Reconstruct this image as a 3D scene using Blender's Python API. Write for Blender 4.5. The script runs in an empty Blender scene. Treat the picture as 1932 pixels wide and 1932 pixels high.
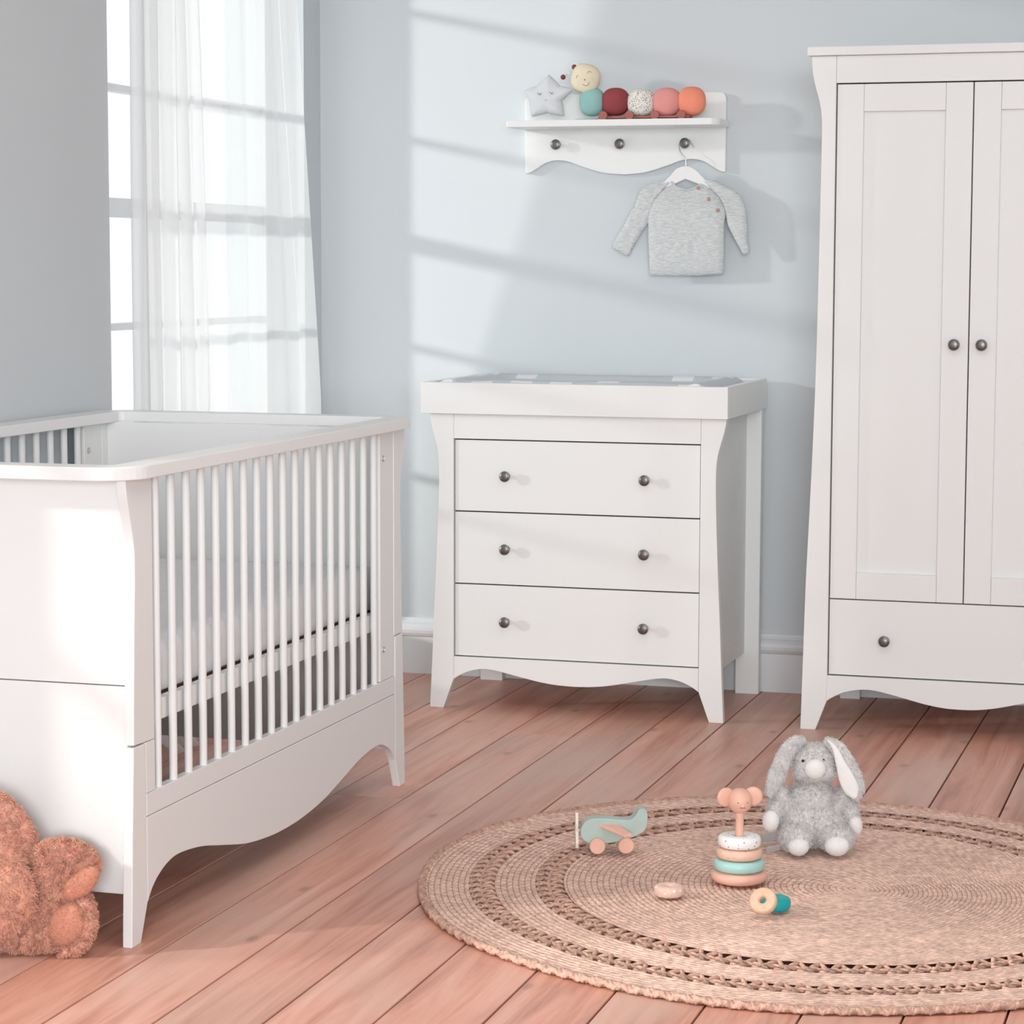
import bpy, bmesh, math, random
import numpy as np
from mathutils import Vector, Matrix, noise
SC = bpy.context.scene
COL = SC.collection
PI = math.pi
# ------------------------------------------------------------------ camera
YAW, PITCH, ROLL, FPX, CAMZ = 0.293330, 0.100883, 0.002632, 4659.88, 1.2
def cam_axes():
    cy, sy, cp, sp = math.cos(YAW), math.sin(YAW), math.cos(PITCH), math.sin(PITCH)
    f = Vector((-sy*cp, cy*cp, -sp)); r = Vector((cy, sy, 0)); u = r.cross(f)
    c, s = math.cos(ROLL), math.sin(ROLL)
    return c*r+s*u, -s*r+c*u, f
RT, UP, FW = cam_axes()
cd = bpy.data.cameras.new('camera'); cam = bpy.data.objects.new('camera', cd); COL.objects.link(cam)
cam.matrix_world = Matrix(((RT.x, UP.x, -FW.x, 0), (RT.y, UP.y, -FW.y, 0), (RT.z, UP.z, -FW.z, CAMZ), (0, 0, 0, 1)))
cd.sensor_fit = 'HORIZONTAL'; cd.sensor_width = 36; cd.lens = FPX/1932*36; cd.clip_end = 100
SC.camera = cam
# ------------------------------------------------------------------ world, sun, exposure
SC.view_settings.view_transform = 'Standard'; SC.view_settings.look = 'None'
SC.view_settings.gamma = 1; SC.view_settings.use_curve_mapping = False
SC.view_settings.exposure = 0.20
w = bpy.data.worlds.new('daylight_sky'); SC.world = w; w.use_nodes = True
bg = w.node_tree.nodes['Background']; bg.inputs[0].default_value = (0.965, 0.98, 1.0, 1); bg.inputs[1].default_value = 1.04
SUN_DIR = Vector((0.870, 0.400, -0.175)).normalized()
def add_sun(name, strength, d, ang):
    ld = bpy.data.lights.new(name, 'SUN'); ld.energy = strength; ld.angle = ang; ld.color = (1, 0.97, 0.93)
    lo = bpy.data.objects.new(name, ld); COL.objects.link(lo); lo.rotation_euler = d.to_track_quat('-Z', 'Y').to_euler()
    lo.location = (-8, 2, 5)
add_sun('sun', 2.5, SUN_DIR, 0.05)
def add_area(name, loc, target, sx, sy, power, col=(1, 1, 1)):
    ld = bpy.data.lights.new(name, 'AREA'); ld.shape = 'RECTANGLE'; ld.size = sx; ld.size_y = sy; ld.energy = power; ld.color = col
    lo = bpy.data.objects.new(name, ld); COL.objects.link(lo); lo.location = loc
    lo.rotation_euler = (Vector(target)-Vector(loc)).to_track_quat('-Z', 'Y').to_euler()
add_area('rear_fill_light', (1.9, -6.0, 2.0), (-1.5, 5.5, 0.9), 3.6, 2.4, 500, (0.93, 0.975, 1.0))  # added soft fill from behind the camera; no rear window is built
add_area('overhead_fill_light', (-0.7, 3.6, 2.6), (-0.7, 3.601, 0), 1.6, 1.6, 18, (1, 0.975, 0.95))  # overhead fill added to lift the floor and rug, no fitting modelled
add_area('side_fill_light', (2.35, 3.6, 1.5), (-1.5, 6.2, 0.8), 1.9, 1.7, 3, (1, 0.99, 0.98))  # weak fill added outside the invented right-wall opening
ld = bpy.data.lights.new('added_rug_spot', 'SPOT'); ld.energy = 600; ld.spot_size = math.radians(30); ld.spot_blend = 0.6; ld.shadow_soft_size = 0.12; ld.color = (1, 0.95, 0.90)  # extra spot added outside window_2 to light rug and floor, separate from the sun
lo = bpy.data.objects.new('added_rug_spot', ld); COL.objects.link(lo); lo.location = (-5.5, 1.15, 3.0)
lo.rotation_euler = (Vector((-0.55, 4.15, 0))-lo.location).to_track_quat('-Z', 'Y').to_euler()

# ------------------------------------------------------------------ helpers
def ray(x, y): return RT*((x-966)/FPX) - UP*((y-966)/FPX) + FW
def atY(x, y, Y): r = ray(x, y); return Vector((0, 0, CAMZ)) + r*(Y/r.y)
def atZ(x, y, z=0.0): r = ray(x, y); return Vector((0, 0, CAMZ)) + r*((z-CAMZ)/r.z)

def mat(name, col, rough=0.5, metal=0.0, spec=0.5, var=0.0, vscale=20, bump=0.0, bscale=200, sheen=0.0, coat=0.0):
    m = bpy.data.materials.new(name); m.use_nodes = True; nt = m.node_tree; b = nt.nodes['Principled BSDF']
    b.inputs['Base Color'].default_value = (*col, 1); b.inputs['Roughness'].default_value = rough
    b.inputs['Metallic'].default_value = metal; b.inputs['Specular IOR Level'].default_value = spec
    if sheen: b.inputs['Sheen Weight'].default_value = sheen
    if coat: b.inputs['Coat Weight'].default_value = coat
    tc = nt.nodes.new('ShaderNodeTexCoord')
    if var:
        n = nt.nodes.new('ShaderNodeTexNoise'); n.inputs['Scale'].default_value = vscale; n.inputs['Detail'].default_value = 4
        r = nt.nodes.new('ShaderNodeValToRGB')
        r.color_ramp.elements[0].color = (*[c*(1-var) for c in col], 1); r.color_ramp.elements[1].color = (*[min(1, c*(1+var)) for c in col], 1)
        r.color_ramp.elements[0].position = 0.3; r.color_ramp.elements[1].position = 0.7
        nt.links.new(tc.outputs['Object'], n.inputs['Vector']); nt.links.new(n.outputs['Fac'], r.inputs[0]); nt.links.new(r.outputs[0], b.inputs['Base Color'])
    if bump:
        n = nt.nodes.new('ShaderNodeTexNoise'); n.inputs['Scale'].default_value = bscale; n.inputs['Detail'].default_value = 3
        bp = nt.nodes.new('ShaderNodeBump'); bp.inputs['Strength'].default_value = bump; bp.inputs['Distance'].default_value = 0.002
        nt.links.new(tc.outputs['Object'], n.inputs['Vector']); nt.links.new(n.outputs['Fac'], bp.inputs['Height']); nt.links.new(bp.outputs[0], b.inputs['Normal'])
    return m

M = {}
M['wall'] = mat('painted_wall', (0.60, 0.64, 0.665), 0.75, var=0.012, vscale=2, bump=0.05, bscale=150)
M['ceil'] = mat('ceiling_paint', (0.8, 0.8, 0.8), 0.8, var=0.01)
M['trim'] = mat('trim_paint', (0.70, 0.72, 0.74), 0.45, var=0.01)
M['white'] = mat('white_lacquer', (0.81, 0.82, 0.815), 0.38, spec=0.4, var=0.008, vscale=3)
M['dark'] = mat('dark_gap', (0.05, 0.05, 0.05), 0.8, var=0.1)
M['pewter'] = mat('brushed_pewter', (0.20, 0.19, 0.185), 0.36, metal=0.85, var=0.15, vscale=60)
M['steel'] = mat('steel', (0.62, 0.62, 0.6), 0.25, metal=1, var=0.05)
M['sheet'] = mat('cotton_sheet', (0.76, 0.76, 0.78), 0.9, var=0.02, bump=0.25, bscale=60)
M['knit'] = None
M['jute_rope'] = mat('jute_rope', (0.56, 0.345, 0.265), 0.9, var=0.32, vscale=90, bump=0.8, bscale=500)
M['grey_fur'] = mat('grey_fur', (0.66, 0.635, 0.625), 0.95, var=0.08, vscale=70, sheen=0.15)
M['white_fur'] = mat('white_plush', (0.84, 0.82, 0.80), 0.95, var=0.03, vscale=60, bump=0.5, bscale=500)
M['rust_fur'] = mat('rust_pink_fur', (0.72, 0.375, 0.27), 0.95, var=0.12, vscale=60, sheen=0.15)
M['coral_velour'] = mat('coral_velour', (0.68, 0.32, 0.22), 0.95, var=0.10, bump=0.6, bscale=300)
M['black'] = mat('black_glass', (0.01, 0.01, 0.01), 0.15, var=0.1)
M['thread'] = mat('dark_thread', (0.10, 0.09, 0.09), 0.7, var=0.1)
M['tan_wood'] = mat('natural_beech', (0.76, 0.50, 0.35), 0.45, var=0.10, vscale=40)
M['pink_wood'] = mat('pink_painted_wood', (0.80, 0.46, 0.35), 0.45, var=0.05, vscale=30)
M['sage'] = mat('sage_painted_wood', (0.42, 0.52, 0.47), 0.5, var=0.05, vscale=30)
M['teal'] = mat('teal_painted_wood', (0.0, 0.36, 0.38), 0.4, var=0.05)
M['mint'] = mat('mint_painted_wood', (0.38, 0.62, 0.58), 0.4, var=0.03)

def speckle(name, col, dot, scale, thr=0.12, rough=0.45):
    m = bpy.data.materials.new(name); m.use_nodes = True; nt = m.node_tree; b = nt.nodes['Principled BSDF']; b.inputs['Roughness'].default_value = rough
    tc = nt.nodes.new('ShaderNodeTexCoord'); v = nt.nodes.new('ShaderNodeTexVoronoi'); v.inputs['Scale'].default_value = scale; v.inputs['Randomness'].default_value = 0.75
    mt = nt.nodes.new('ShaderNodeMath'); mt.operation = 'LESS_THAN'; mt.inputs[1].default_value = thr
    mx = nt.nodes.new('ShaderNodeMix'); mx.data_type = 'RGBA'; mx.inputs[6].default_value = (*col, 1); mx.inputs[7].default_value = (*dot, 1)
    nt.links.new(tc.outputs['Object'], v.inputs['Vector']); nt.links.new(v.outputs['Distance'], mt.inputs[0]); nt.links.new(mt.outputs[0], mx.inputs[0]); nt.links.new(mx.outputs[2], b.inputs['Base Color'])
    return m
M['ring_white'] = speckle('white_speckled_ring', (0.86, 0.85, 0.83), (0.35, 0.33, 0.32), 105, 0.20)
M['ring_peach'] = speckle('peach_speckled_ring', (0.80, 0.50, 0.38), (0.42, 0.34, 0.30), 105, 0.17)
M['ring_blush'] = speckle('blush_speckled_ring', (0.76, 0.52, 0.43), (0.86, 0.78, 0.74), 90, 0.25)
M['dots'] = speckle('dotted_cotton', (0.78, 0.76, 0.70), (0.12, 0.11, 0.10), 250, 0.33, 0.9)

def finish(name, bm, m, parent=None, smooth=False, bevel=0.0, seg=2, loc=None, autos=None):
    me = bpy.data.meshes.new(name); bmesh.ops.recalc_face_normals(bm, faces=bm.faces[:]); bm.to_mesh(me); bm.free()
    o = bpy.data.objects.new(name, me); COL.objects.link(o)
    for mm in (m if isinstance(m, (list, tuple)) else [m]): me.materials.append(mm)
    if smooth:
        for p in me.polygons: p.use_smooth = True
    if autos is not None:
        try: me.set_sharp_from_angle(angle=autos)
        except Exception: pass
    if bevel:
        md = o.modifiers.new('bevel', 'BEVEL'); md.width = bevel; md.segments = seg; md.limit_method = 'ANGLE'; md.angle_limit = math.radians(40)
        md.harden_normals = False
    if parent is not None:
        o.parent = parent; o.matrix_parent_inverse = Matrix.Translation(-Vector(parent.location)) if PARENT_WORLD else Matrix()
    return o
PARENT_WORLD = True      # parts are authored in world coordinates under unrotated empties
def tag(o, label=None, cat=None, group=None, kind=None):
    if label: o['label'] = label
    if cat: o['category'] = cat
    if group: o['group'] = group
    if kind: o['kind'] = kind
    return o
def thing(name, loc, label, cat, group=None):
    o = bpy.data.objects.new(name, None); COL.objects.link(o); o.location = loc; o.empty_display_size = 0.05
    bpy.context.view_layer.update()
    return tag(o, label, cat, group)

def box(bm, x0, x1, y0, y1, z0, z1):
    vs = [bm.verts.new((x, y, z)) for x in (x0, x1) for y in (y0, y1) for z in (z0, z1)]
    for f in ((0, 1, 3, 2), (4, 6, 7, 5), (0, 4, 5, 1), (2, 3, 7, 6), (0, 2, 6, 4), (1, 5, 7, 3)): bm.faces.new([vs[i] for i in f])
def nb(): return bmesh.new()
def wave_board(name, curve, ztop, ax, d0, d1, m, parent, bevel=0.001):
    """board with straight top and a wavy lower edge; curve = (u, z) points left to right"""
    bm = nb(); P = lambda u, z, d: (d, u, z) if ax == 'x' else (u, d, z)
    V = [[bm.verts.new(P(u, zz, d)) for d in (d0, d1) for zz in (z, ztop)] for u, z in curve]
    for a, b in zip(V[:-1], V[1:]):
        for i, j in ((0, 1), (1, 3), (3, 2), (2, 0)): bm.faces.new((a[i], b[i], b[j], a[j]))
    for e in (V[0], V[-1]): bm.faces.new((e[0], e[1], e[3], e[2]))
    return finish(name, bm, m, parent, bevel=bevel)
def boxo(name, b, m, parent=None, bevel=0.0012, **k):
    bm = nb(); box(bm, *b); return finish(name, bm, m, parent, bevel=bevel, **k)
def prism(bm, pts, ax, d0, d1):
    """closed 2D outline extruded along axis ax ('x': pts=(y,z); 'y': pts=(x,z); 'z': pts=(x,y))"""
    def P(p, d): return {'x': (d, p[0], p[1]), 'y': (p[0], d, p[1]), 'z': (p[0], p[1], d)}[ax]
    a = [bm.verts.new(P(p, d0)) for p in pts]; b = [bm.verts.new(P(p, d1)) for p in pts]; n = len(pts)
    bm.faces.new(a); bm.faces.new(b[::-1])
    for i in range(n): bm.faces.new((a[i], b[i], b[(i+1) % n], a[(i+1) % n]))
def prismo(name, pts, ax, d0, d1, m, parent=None, bevel=0.0012, **k):
    bm = nb(); prism(bm, pts, ax, d0, d1); return finish(name, bm, m, parent, bevel=bevel, **k)
def spline(pts, n=8):
    out = []; P = [Vector(p) for p in pts]
    for i in range(len(P)-1):
        p0 = P[max(i-1, 0)]; p1 = P[i]; p2 = P[i+1]; p3 = P[min(i+2, len(P)-1)]
        for j in range(n):
            t = j/n; out.append(0.5*((2*p1)+(-p0+p2)*t+(2*p0-5*p1+4*p2-p3)*t*t+(-p0+3*p1-3*p2+p3)*t**3))
    out.append(P[-1]); return [tuple(v) for v in out]
def lathe(bm, prof, c=(0, 0, 0), axis=Vector((0, 0, 1)), seg=28):
    q = axis.normalized().to_track_quat('Z', 'Y').to_matrix(); rings = []
    for (r, z) in prof:
        if r < 1e-6: rings.append([bm.verts.new(Vector(c)+q@Vector((0, 0, z)))])
        else: rings.append([bm.verts.new(Vector(c)+q@Vector((r*math.cos(2*PI*k/seg), r*math.sin(2*PI*k/seg), z))) for k in range(seg)])
    for A, B in zip(rings[:-1], rings[1:]):
        for k in range(seg):
            k2 = (k+1) % seg
            if len(A) == 1 and len(B) == 1: break
            if len(A) == 1: bm.faces.new((A[0], B[k], B[k2]))
            elif len(B) == 1: bm.faces.new((A[k], B[0], A[k2]))
            else: bm.faces.new((A[k], B[k], B[k2], A[k2]))
def tube(bm, pts, r, seg=10, cap=True):
    P = [Vector(p) for p in pts]; rings = []; R = r if isinstance(r, (list, tuple)) else [r]*len(P)
    prev = None
    for i, p in enumerate(P):
        t = (P[min(i+1, len(P)-1)]-P[max(i-1, 0)]).normalized()
        if prev is None: u = t.orthogonal().normalized()
        else: u = (prev-t*prev.dot(t)).normalized()
        prev = u; v = t.cross(u)
        rings.append([bm.verts.new(p+R[i]*(u*math.cos(2*PI*k/seg)+v*math.sin(2*PI*k/seg))) for k in range(seg)])
    for A, B in zip(rings[:-1], rings[1:]):
        for k in range(seg): bm.faces.new((A[k], A[(k+1) % seg], B[(k+1) % seg], B[k]))
    if cap: bm.faces.new(rings[0][::-1]); bm.faces.new(rings[-1])
def ellipsoid(bm, c, r, rot=None, sub=3):
    res = bmesh.ops.create_icosphere(bm, subdivisions=sub, radius=1); Q = rot if rot is not None else Matrix.Identity(3)
    for v in res['verts']: v.co = Vector(c)+Q@Vector((v.co.x*r[0], v.co.y*r[1], v.co.z*r[2]))
def torus_ring(bm, c, R, r, h, axis=Vector((0, 0, 1)), seg=48, flat=0.35):
    """a wooden stacking ring: outer radius R, hole radius r, height h, rounded"""
    prof = []; rc = (R+r)/2; a = (R-r)/2; n = 20
    for k in range(n+1):
        t = 2*PI*k/n; ct, st = math.cos(t), math.sin(t)
        ex = 0.65
        prof.append((rc+a*math.copysign(abs(ct)**ex, ct), h/2*math.copysign(abs(st)**ex, st)))
    lathe(bm, prof, c, axis, seg); bmesh.ops.remove_doubles(bm, verts=bm.verts[:], dist=1e-6)

def remesh(bm, voxel, smooth_it=6):
    me = bpy.data.meshes.new('tmp'); bm.to_mesh(me); bm.free(); o = bpy.data.objects.new('tmp', me); COL.objects.link(o)
    md = o.modifiers.new('r', 'REMESH'); md.mode = 'VOXEL'; md.voxel_size = voxel
    ms = o.modifiers.new('s', 'SMOOTH'); ms.iterations = smooth_it; ms.factor = 0.6
    dg = bpy.context.evaluated_depsgraph_get(); dg.update(); me2 = bpy.data.meshes.new_from_object(o.evaluated_get(dg))
    bpy.data.objects.remove(o); bpy.data.meshes.remove(me)
    out = nb(); out.from_mesh(me2); bpy.data.meshes.remove(me2); return out
def fur(bm, n, length, width, comb=Vector((0, 0, -0.6)), rnd=0.5, seed=1, curl=0.0, keep=None):
    """add short curved pile blades to a plush mesh"""
    rs = random.Random(seed); faces = list(bm.faces); areas = [f.calc_area() for f in faces]
    pick = rs.choices(range(len(faces)), areas, k=n); bm.normal_update()
    for i in pick:
        f = faces[i]; vs = [v.co for v in f.verts]; a, b = rs.random(), rs.random()
        if len(vs) == 4: p = (vs[0]*(1-a)+vs[1]*a)*(1-b)+(vs[3]*(1-a)+vs[2]*a)*b
        else:
            if a+b > 1: a, b = 1-a, 1-b
            p = vs[0]+(vs[1]-vs[0])*a+(vs[2]-vs[0])*b
        if keep and not keep(p): continue
        nn = f.normal; clump = noise.noise_vector(p*110)*curl
        d = (nn+comb*0.6+clump+Vector((rs.uniform(-1, 1), rs.uniform(-1, 1), rs.uniform(-1, 1)))*rnd)
        if d.dot(nn) < 0.25: d += nn*(0.35-d.dot(nn))
        d.normalize(); s = d.cross(Vector((rs.uniform(-1, 1), rs.uniform(-1, 1), rs.uniform(-1, 1)))).normalized()*width
        L = length*rs.uniform(0.6, 1.2); d2 = (d+comb*0.7+clump).normalized()
        p -= nn*0.0006; p1 = p+d*L*0.55; p2 = p1+d2*L*0.45
        v = [bm.verts.new(q) for q in (p-s, p+s, p1+s*0.8, p1-s*0.8, p2)]
        bm.faces.new((v[0], v[1], v[2], v[3])); bm.faces.new((v[3], v[2], v[4]))
def finish_fur(name, bm, m, parent=None):
    me = bpy.data.meshes.new(name); bm.to_mesh(me); bm.free(); o = bpy.data.objects.new(name, me); COL.objects.link(o); me.materials.append(m)
    for p in me.polygons: p.use_smooth = True
    if parent is not None: o.parent = parent; o.matrix_parent_inverse = Matrix.Translation(-Vector(parent.location))
    return o
def pillow(bm, outline, c, half, rings=10, power=2.2, toP=None, wav=0.0):
    """inflated closed shape from a 2D outline star-shaped about c; toP maps (u,v,h) to 3D"""
    c = Vector(c); fr = []; bk = []
    ts = [math.sin(PI/2*i/rings) for i in range(1, rings+1)]
    cf = bm.verts.new(toP(c.x, c.y, half)); cb = bm.verts.new(toP(c.x, c.y, -half)); n = len(outline)
    for t in ts:
        h = half*max(0, 1-t**power)**0.5
        pa = [c+(Vector(p)-c)*t for p in outline]
        fr.append([bm.verts.new(toP(p.x, p.y, h*(1+wav*noise.noise(Vector((p.x*60, p.y*60, 0)))))) for p in pa])
        bk.append([bm.verts.new(toP(p.x, p.y, -h)) for p in pa] if t < ts[-1] else fr[-1])
    for R, cc in ((fr, cf), (bk, cb)):
        for k in range(n): bm.faces.new((cc, R[0][k], R[0][(k+1) % n]))
        for A, B in zip(R[:-1], R[1:]):
            for k in range(n): bm.faces.new((A[k], B[k], B[(k+1) % n], A[(k+1) % n]))

# ------------------------------------------------------------------ the room
XL, YB, XRW, YN, ZC = -2.636, 6.79, 1.75, -1.6, 2.65
def wood_floor_material():
    m = bpy.data.materials.new('salmon_washed_floorboards'); m.use_nodes = True; nt = m.node_tree; b = nt.nodes['Principled BSDF']
    L = nt.links.new; N = nt.nodes.new
    tc = N('ShaderNodeTexCoord'); at = N('ShaderNodeAttribute'); at.attribute_name = 'plank'
    cmb = N('ShaderNodeCombineXYZ'); mul = N('ShaderNodeMath'); mul.operation = 'MULTIPLY'; mul.inputs[1].default_value = 37.0
    L(at.outputs['Fac'], mul.inputs[0]); L(mul.outputs[0], cmb.inputs[1]); L(mul.outputs[0], cmb.inputs[2])
    add = N('ShaderNodeVectorMath'); add.operation = 'ADD'; L(tc.outputs['Object'], add.inputs[0]); L(cmb.outputs[0], add.inputs[1])
    mp = N('ShaderNodeMapping'); mp.inputs['Scale'].default_value = (14, 0.9, 1); L(add.outputs[0], mp.inputs['Vector'])
    n1 = N('ShaderNodeTexNoise'); n1.inputs['Scale'].default_value = 1.6; n1.inputs['Detail'].default_value = 7; n1.inputs['Roughness'].default_value = 0.62; n1.inputs['Distortion'].default_value = 0.9
    L(mp.outputs[0], n1.inputs['Vector'])
    r1 = N('ShaderNodeValToRGB'); e = r1.color_ramp.elements
    e[0].position = 0.25; e[0].color = (0.37, 0.150, 0.105, 1); e[1].position = 0.72; e[1].color = (0.74, 0.42, 0.33, 1)
    mid = r1.color_ramp.elements.new(0.5); mid.color = (0.625, 0.30, 0.215, 1)
    L(n1.outputs['Fac'], r1.inputs[0])
    # broad grey-white wash
    n2 = N('ShaderNodeTexNoise'); n2.inputs['Scale'].default_value = 1.3; n2.inputs['Detail'].default_value = 2
    mp2 = N('ShaderNodeMapping'); mp2.inputs['Scale'].default_value = (3, 1, 1); L(add.outputs[0], mp2.inputs['Vector']); L(mp2.outputs[0], n2.inputs['Vector'])
    mx = N('ShaderNodeMix'); mx.data_type = 'RGBA'; mx.inputs[7].default_value = (0.60, 0.41, 0.34, 1)
    rr = N('ShaderNodeMapRange'); rr.inputs[1].default_value = 0.42; rr.inputs[2].default_value = 0.68; rr.inputs[3].default_value = 0; rr.inputs[4].default_value = 0.65
    L(n2.outputs['Fac'], rr.inputs[0]); L(rr.outputs[0], mx.inputs[0]); L(r1.outputs[0], mx.inputs[6])
    # knots
    mp3 = N('ShaderNodeMapping'); mp3.inputs['Scale'].default_value = (5.2, 2.6, 0.001); L(add.outputs[0], mp3.inputs['Vector'])
    vo = N('ShaderNodeTexVoronoi'); vo.voronoi_dimensions = '2D'; vo.inputs['Scale'].default_value = 0.62; L(mp3.outputs[0], vo.inputs['Vector'])
    kr = N('ShaderNodeValToRGB'); ke = kr.color_ramp.elements; ke[0].position = 0.0; ke[0].color = (0.8, 0.8, 0.8, 1); ke[1].position = 0.060; ke[1].color = (0, 0, 0, 1)
    k2 = kr.color_ramp.elements.new(0.014); k2.color = (0.35, 0.35, 0.35, 1); k3 = kr.color_ramp.elements.new(0.024); k3.color = (0.5, 0.5, 0.5, 1); k4 = kr.color_ramp.elements.new(0.034); k4.color = (0.12, 0.12, 0.12, 1)
    L(vo.outputs['Distance'], kr.inputs[0])
    mk = N('ShaderNodeMix'); mk.data_type = 'RGBA'; mk.inputs[7].default_value = (0.24, 0.13, 0.10, 1); L(kr.outputs[0], mk.inputs[0]); L(mx.outputs[2], mk.inputs[6])
    # plank tint
    hs = N('ShaderNodeHueSaturation'); vr = N('ShaderNodeMapRange'); vr.inputs[3].default_value = 0.90; vr.inputs[4].default_value = 1.10
    L(at.outputs['Fac'], vr.inputs[0]); L(vr.outputs[0], hs.inputs['Value']); L(mk.outputs[2], hs.inputs['Color'])
    L(hs.outputs[0], b.inputs['Base Color']); b.inputs['Roughness'].default_value = 0.42; b.inputs['Specular IOR Level'].default_value = 0.45
    bp = N('ShaderNodeBump'); bp.inputs['Strength'].default_value = 0.12; bp.inputs['Distance'].default_value = 0.002; L(n1.outputs['Fac'], bp.inputs['Height']); L(bp.outputs[0], b.inputs['Normal'])
    return m
def build_floor():
    xs = [-1.144]
    while xs[0] > XL-0.2: xs.insert(0, xs[0]-0.1662)
    while xs[-1] < XRW+0.2: xs.append(xs[-1]+0.158)
    bm = nb(); lay = bm.faces.layers.float.new('plank'); rs = random.Random(4); g = 0.0019
    fixed = {}
    for i in range(len(xs)-1):
        x0, x1 = xs[i]+g, xs[i+1]-g; y = YN-0.1-rs.random()*2
        cuts = [YN-0.1]
        while y < YB+0.2:
            y += rs.uniform(9, 14)
            if YN+0.3 < y < YB-0.2: cuts.append(y)
        if abs(xs[i]+1.9752) < 0.09: cuts = [YN-0.1, 2.1, 5.153]
        cuts.append(YB+0.15)
        for a, b in zip(cuts[:-1], cuts[1:]):
            val = rs.random(); z = 0.0; e = 0.0008
            P = [(x0, a+g), (x1, a+g), (x1, b-g), (x0, b-g)]
            Q = [(x0+e, a+g+e), (x1-e, a+g+e), (x1-e, b-g-e), (x0+e, b-g-e)]
            vt = [bm.verts.new((*q, z)) for q in Q]; ve = [bm.verts.new((*p, z-0.0016)) for p in P]; vb = [bm.verts.new((*p, z-0.02)) for p in P]
            fs = [bm.faces.new(vt)]
            for k in range(4):
                k2 = (k+1) % 4; fs.append(bm.faces.new((vt[k], ve[k], ve[k2], vt[k2]))); fs.append(bm.faces.new((ve[k], vb[k], vb[k2], ve[k2])))
            for f in fs: f[lay] = val
    o = finish('floor', bm, wood_floor_material()); o.data.materials.append(M['dark'])
    bm2 = nb(); bm2.from_mesh(o.data); n0 = len(bm2.faces); box(bm2, XL-0.2, XRW+0.2, YN-0.1, YB+0.2, -0.05, -0.012)
    bm2.faces.ensure_lookup_table()
    for f in bm2.faces[n0:]: f.material_index = 1
    bm2.to_mesh(o.data); bm2.free(); tag(o, kind='structure')
build_floor()
tag(boxo('wall_back', (XL-0.3, XRW+0.15, YB, YB+0.15, -0.02, ZC), M['wall'], bevel=0), kind='structure')
W3 = (2.4, 4.7, 0.45, 2.3)  # unseen opening added in the right wall to brighten right-facing sides
bm = nb(); box(bm, XRW, XRW+0.15, YN, W3[0], -0.02, ZC); box(bm, XRW, XRW+0.15, W3[1], YB, -0.02, ZC); box(bm, XRW, XRW+0.15, W3[0], W3[1], -0.02, W3[2]); box(bm, XRW, XRW+0.15, W3[0], W3[1], W3[3], ZC)
tag(finish('wall_right', bm, M['wall']), kind='structure')
tag(boxo('ceiling', (XL-0.3, XRW+0.15, YN, YB+0.15, ZC, ZC+0.1), M['ceil'], bevel=0), kind='structure')
WT = 0.20                                    # thickness of the window wall
W1 = (5.40, 6.66, 0.06, 2.35); W2 = (2.45, 3.40, 0.06, 2.35)
def left_wall():
    bm = nb(); a, b = XL-WT, XL
    ys = [YN, W2[0], W2[1], W1[0], W1[1], YB]
    box(bm, a, b, YN, W2[0], -0.02, ZC); box(bm, a, b, W2[1], W1[0], -0.02, ZC); box(bm, a, b, W1[1], YB, -0.02, ZC)
    for W in (W1, W2): box(bm, a, b, W[0], W[1], -0.02, W[2]); box(bm, a, b, W[0], W[1], W[3], ZC)
    tag(finish('wall_left', bm, M['wall']), kind='structure')
left_wall()
def glass_material():
    m = bpy.data.materials.new('window_glass'); m.use_nodes = True; nt = m.node_tree; nt.nodes.clear()
    o = nt.nodes.new('ShaderNodeOutputMaterial'); t = nt.nodes.new('ShaderNodeBsdfTransparent'); g = nt.nodes.new('ShaderNodeBsdfGlossy'); g.inputs['Roughness'].default_value = 0.02
    t.inputs[0].default_value = (0.97, 0.985, 0.98, 1); mx = nt.nodes.new('ShaderNodeMixShader'); mx.inputs[0].default_value = 0.06
    nt.links.new(t.outputs[0], mx.inputs[1]); nt.links.new(g.outputs[0], mx.inputs[2]); nt.links.new(mx.outputs[0], o.inputs[0]); return m
M['glass'] = glass_material()
def window(name, W, zs, ys, xo=XL-0.13):
    y0, y1, z0, z1 = W; d = 0.028; bm = nb(); f = 0.038
    box(bm, xo-d, xo+d, y0, y0+f, z0, z1); box(bm, xo-d, xo+d, y1-f, y1, z0, z1)
    box(bm, xo-d, xo+d, y0+f, y1-f, z1-f, z1); box(bm, xo-d, xo+d, y0+f, y1-f, z0, z0+f+0.02)
    for z, t in zs: box(bm, xo-0.018, xo+0.018, y0+f, y1-f, z-t/2, z+t/2)
    for y in ys: box(bm, xo-0.015, xo+0.015, y-0.011, y+0.011, z0+f, z1-f)
    o = tag(finish(name, bm, M['trim'], bevel=0.002), kind='structure')
    tag(boxo('pane', (xo-0.002, xo+0.002, y0+f, y1-f, z0+f, z1-f), M['glass'], o, bevel=0), 'clear glass pane')
    if xo < 0: boxo('window_sill', (XL-WT+0.02, XL+0.012, y0-0.0, y1+0.0, z0-0.025, z0+0.0), M['trim'], o, bevel=0.003)
ZS = [(1.99, 0.018), (1.63, 0.018), (1.333, 0.048), (1.035, 0.018), (0.66, 0.018)]
window('window_1', W1, ZS, ()); window('window_2', W2, ZS, ()); window('added_window_3', W3, [(1.4, 0.05)], (3.55,), XRW+0.08)  # the right-wall one is invented, glazing the added fill opening
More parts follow.
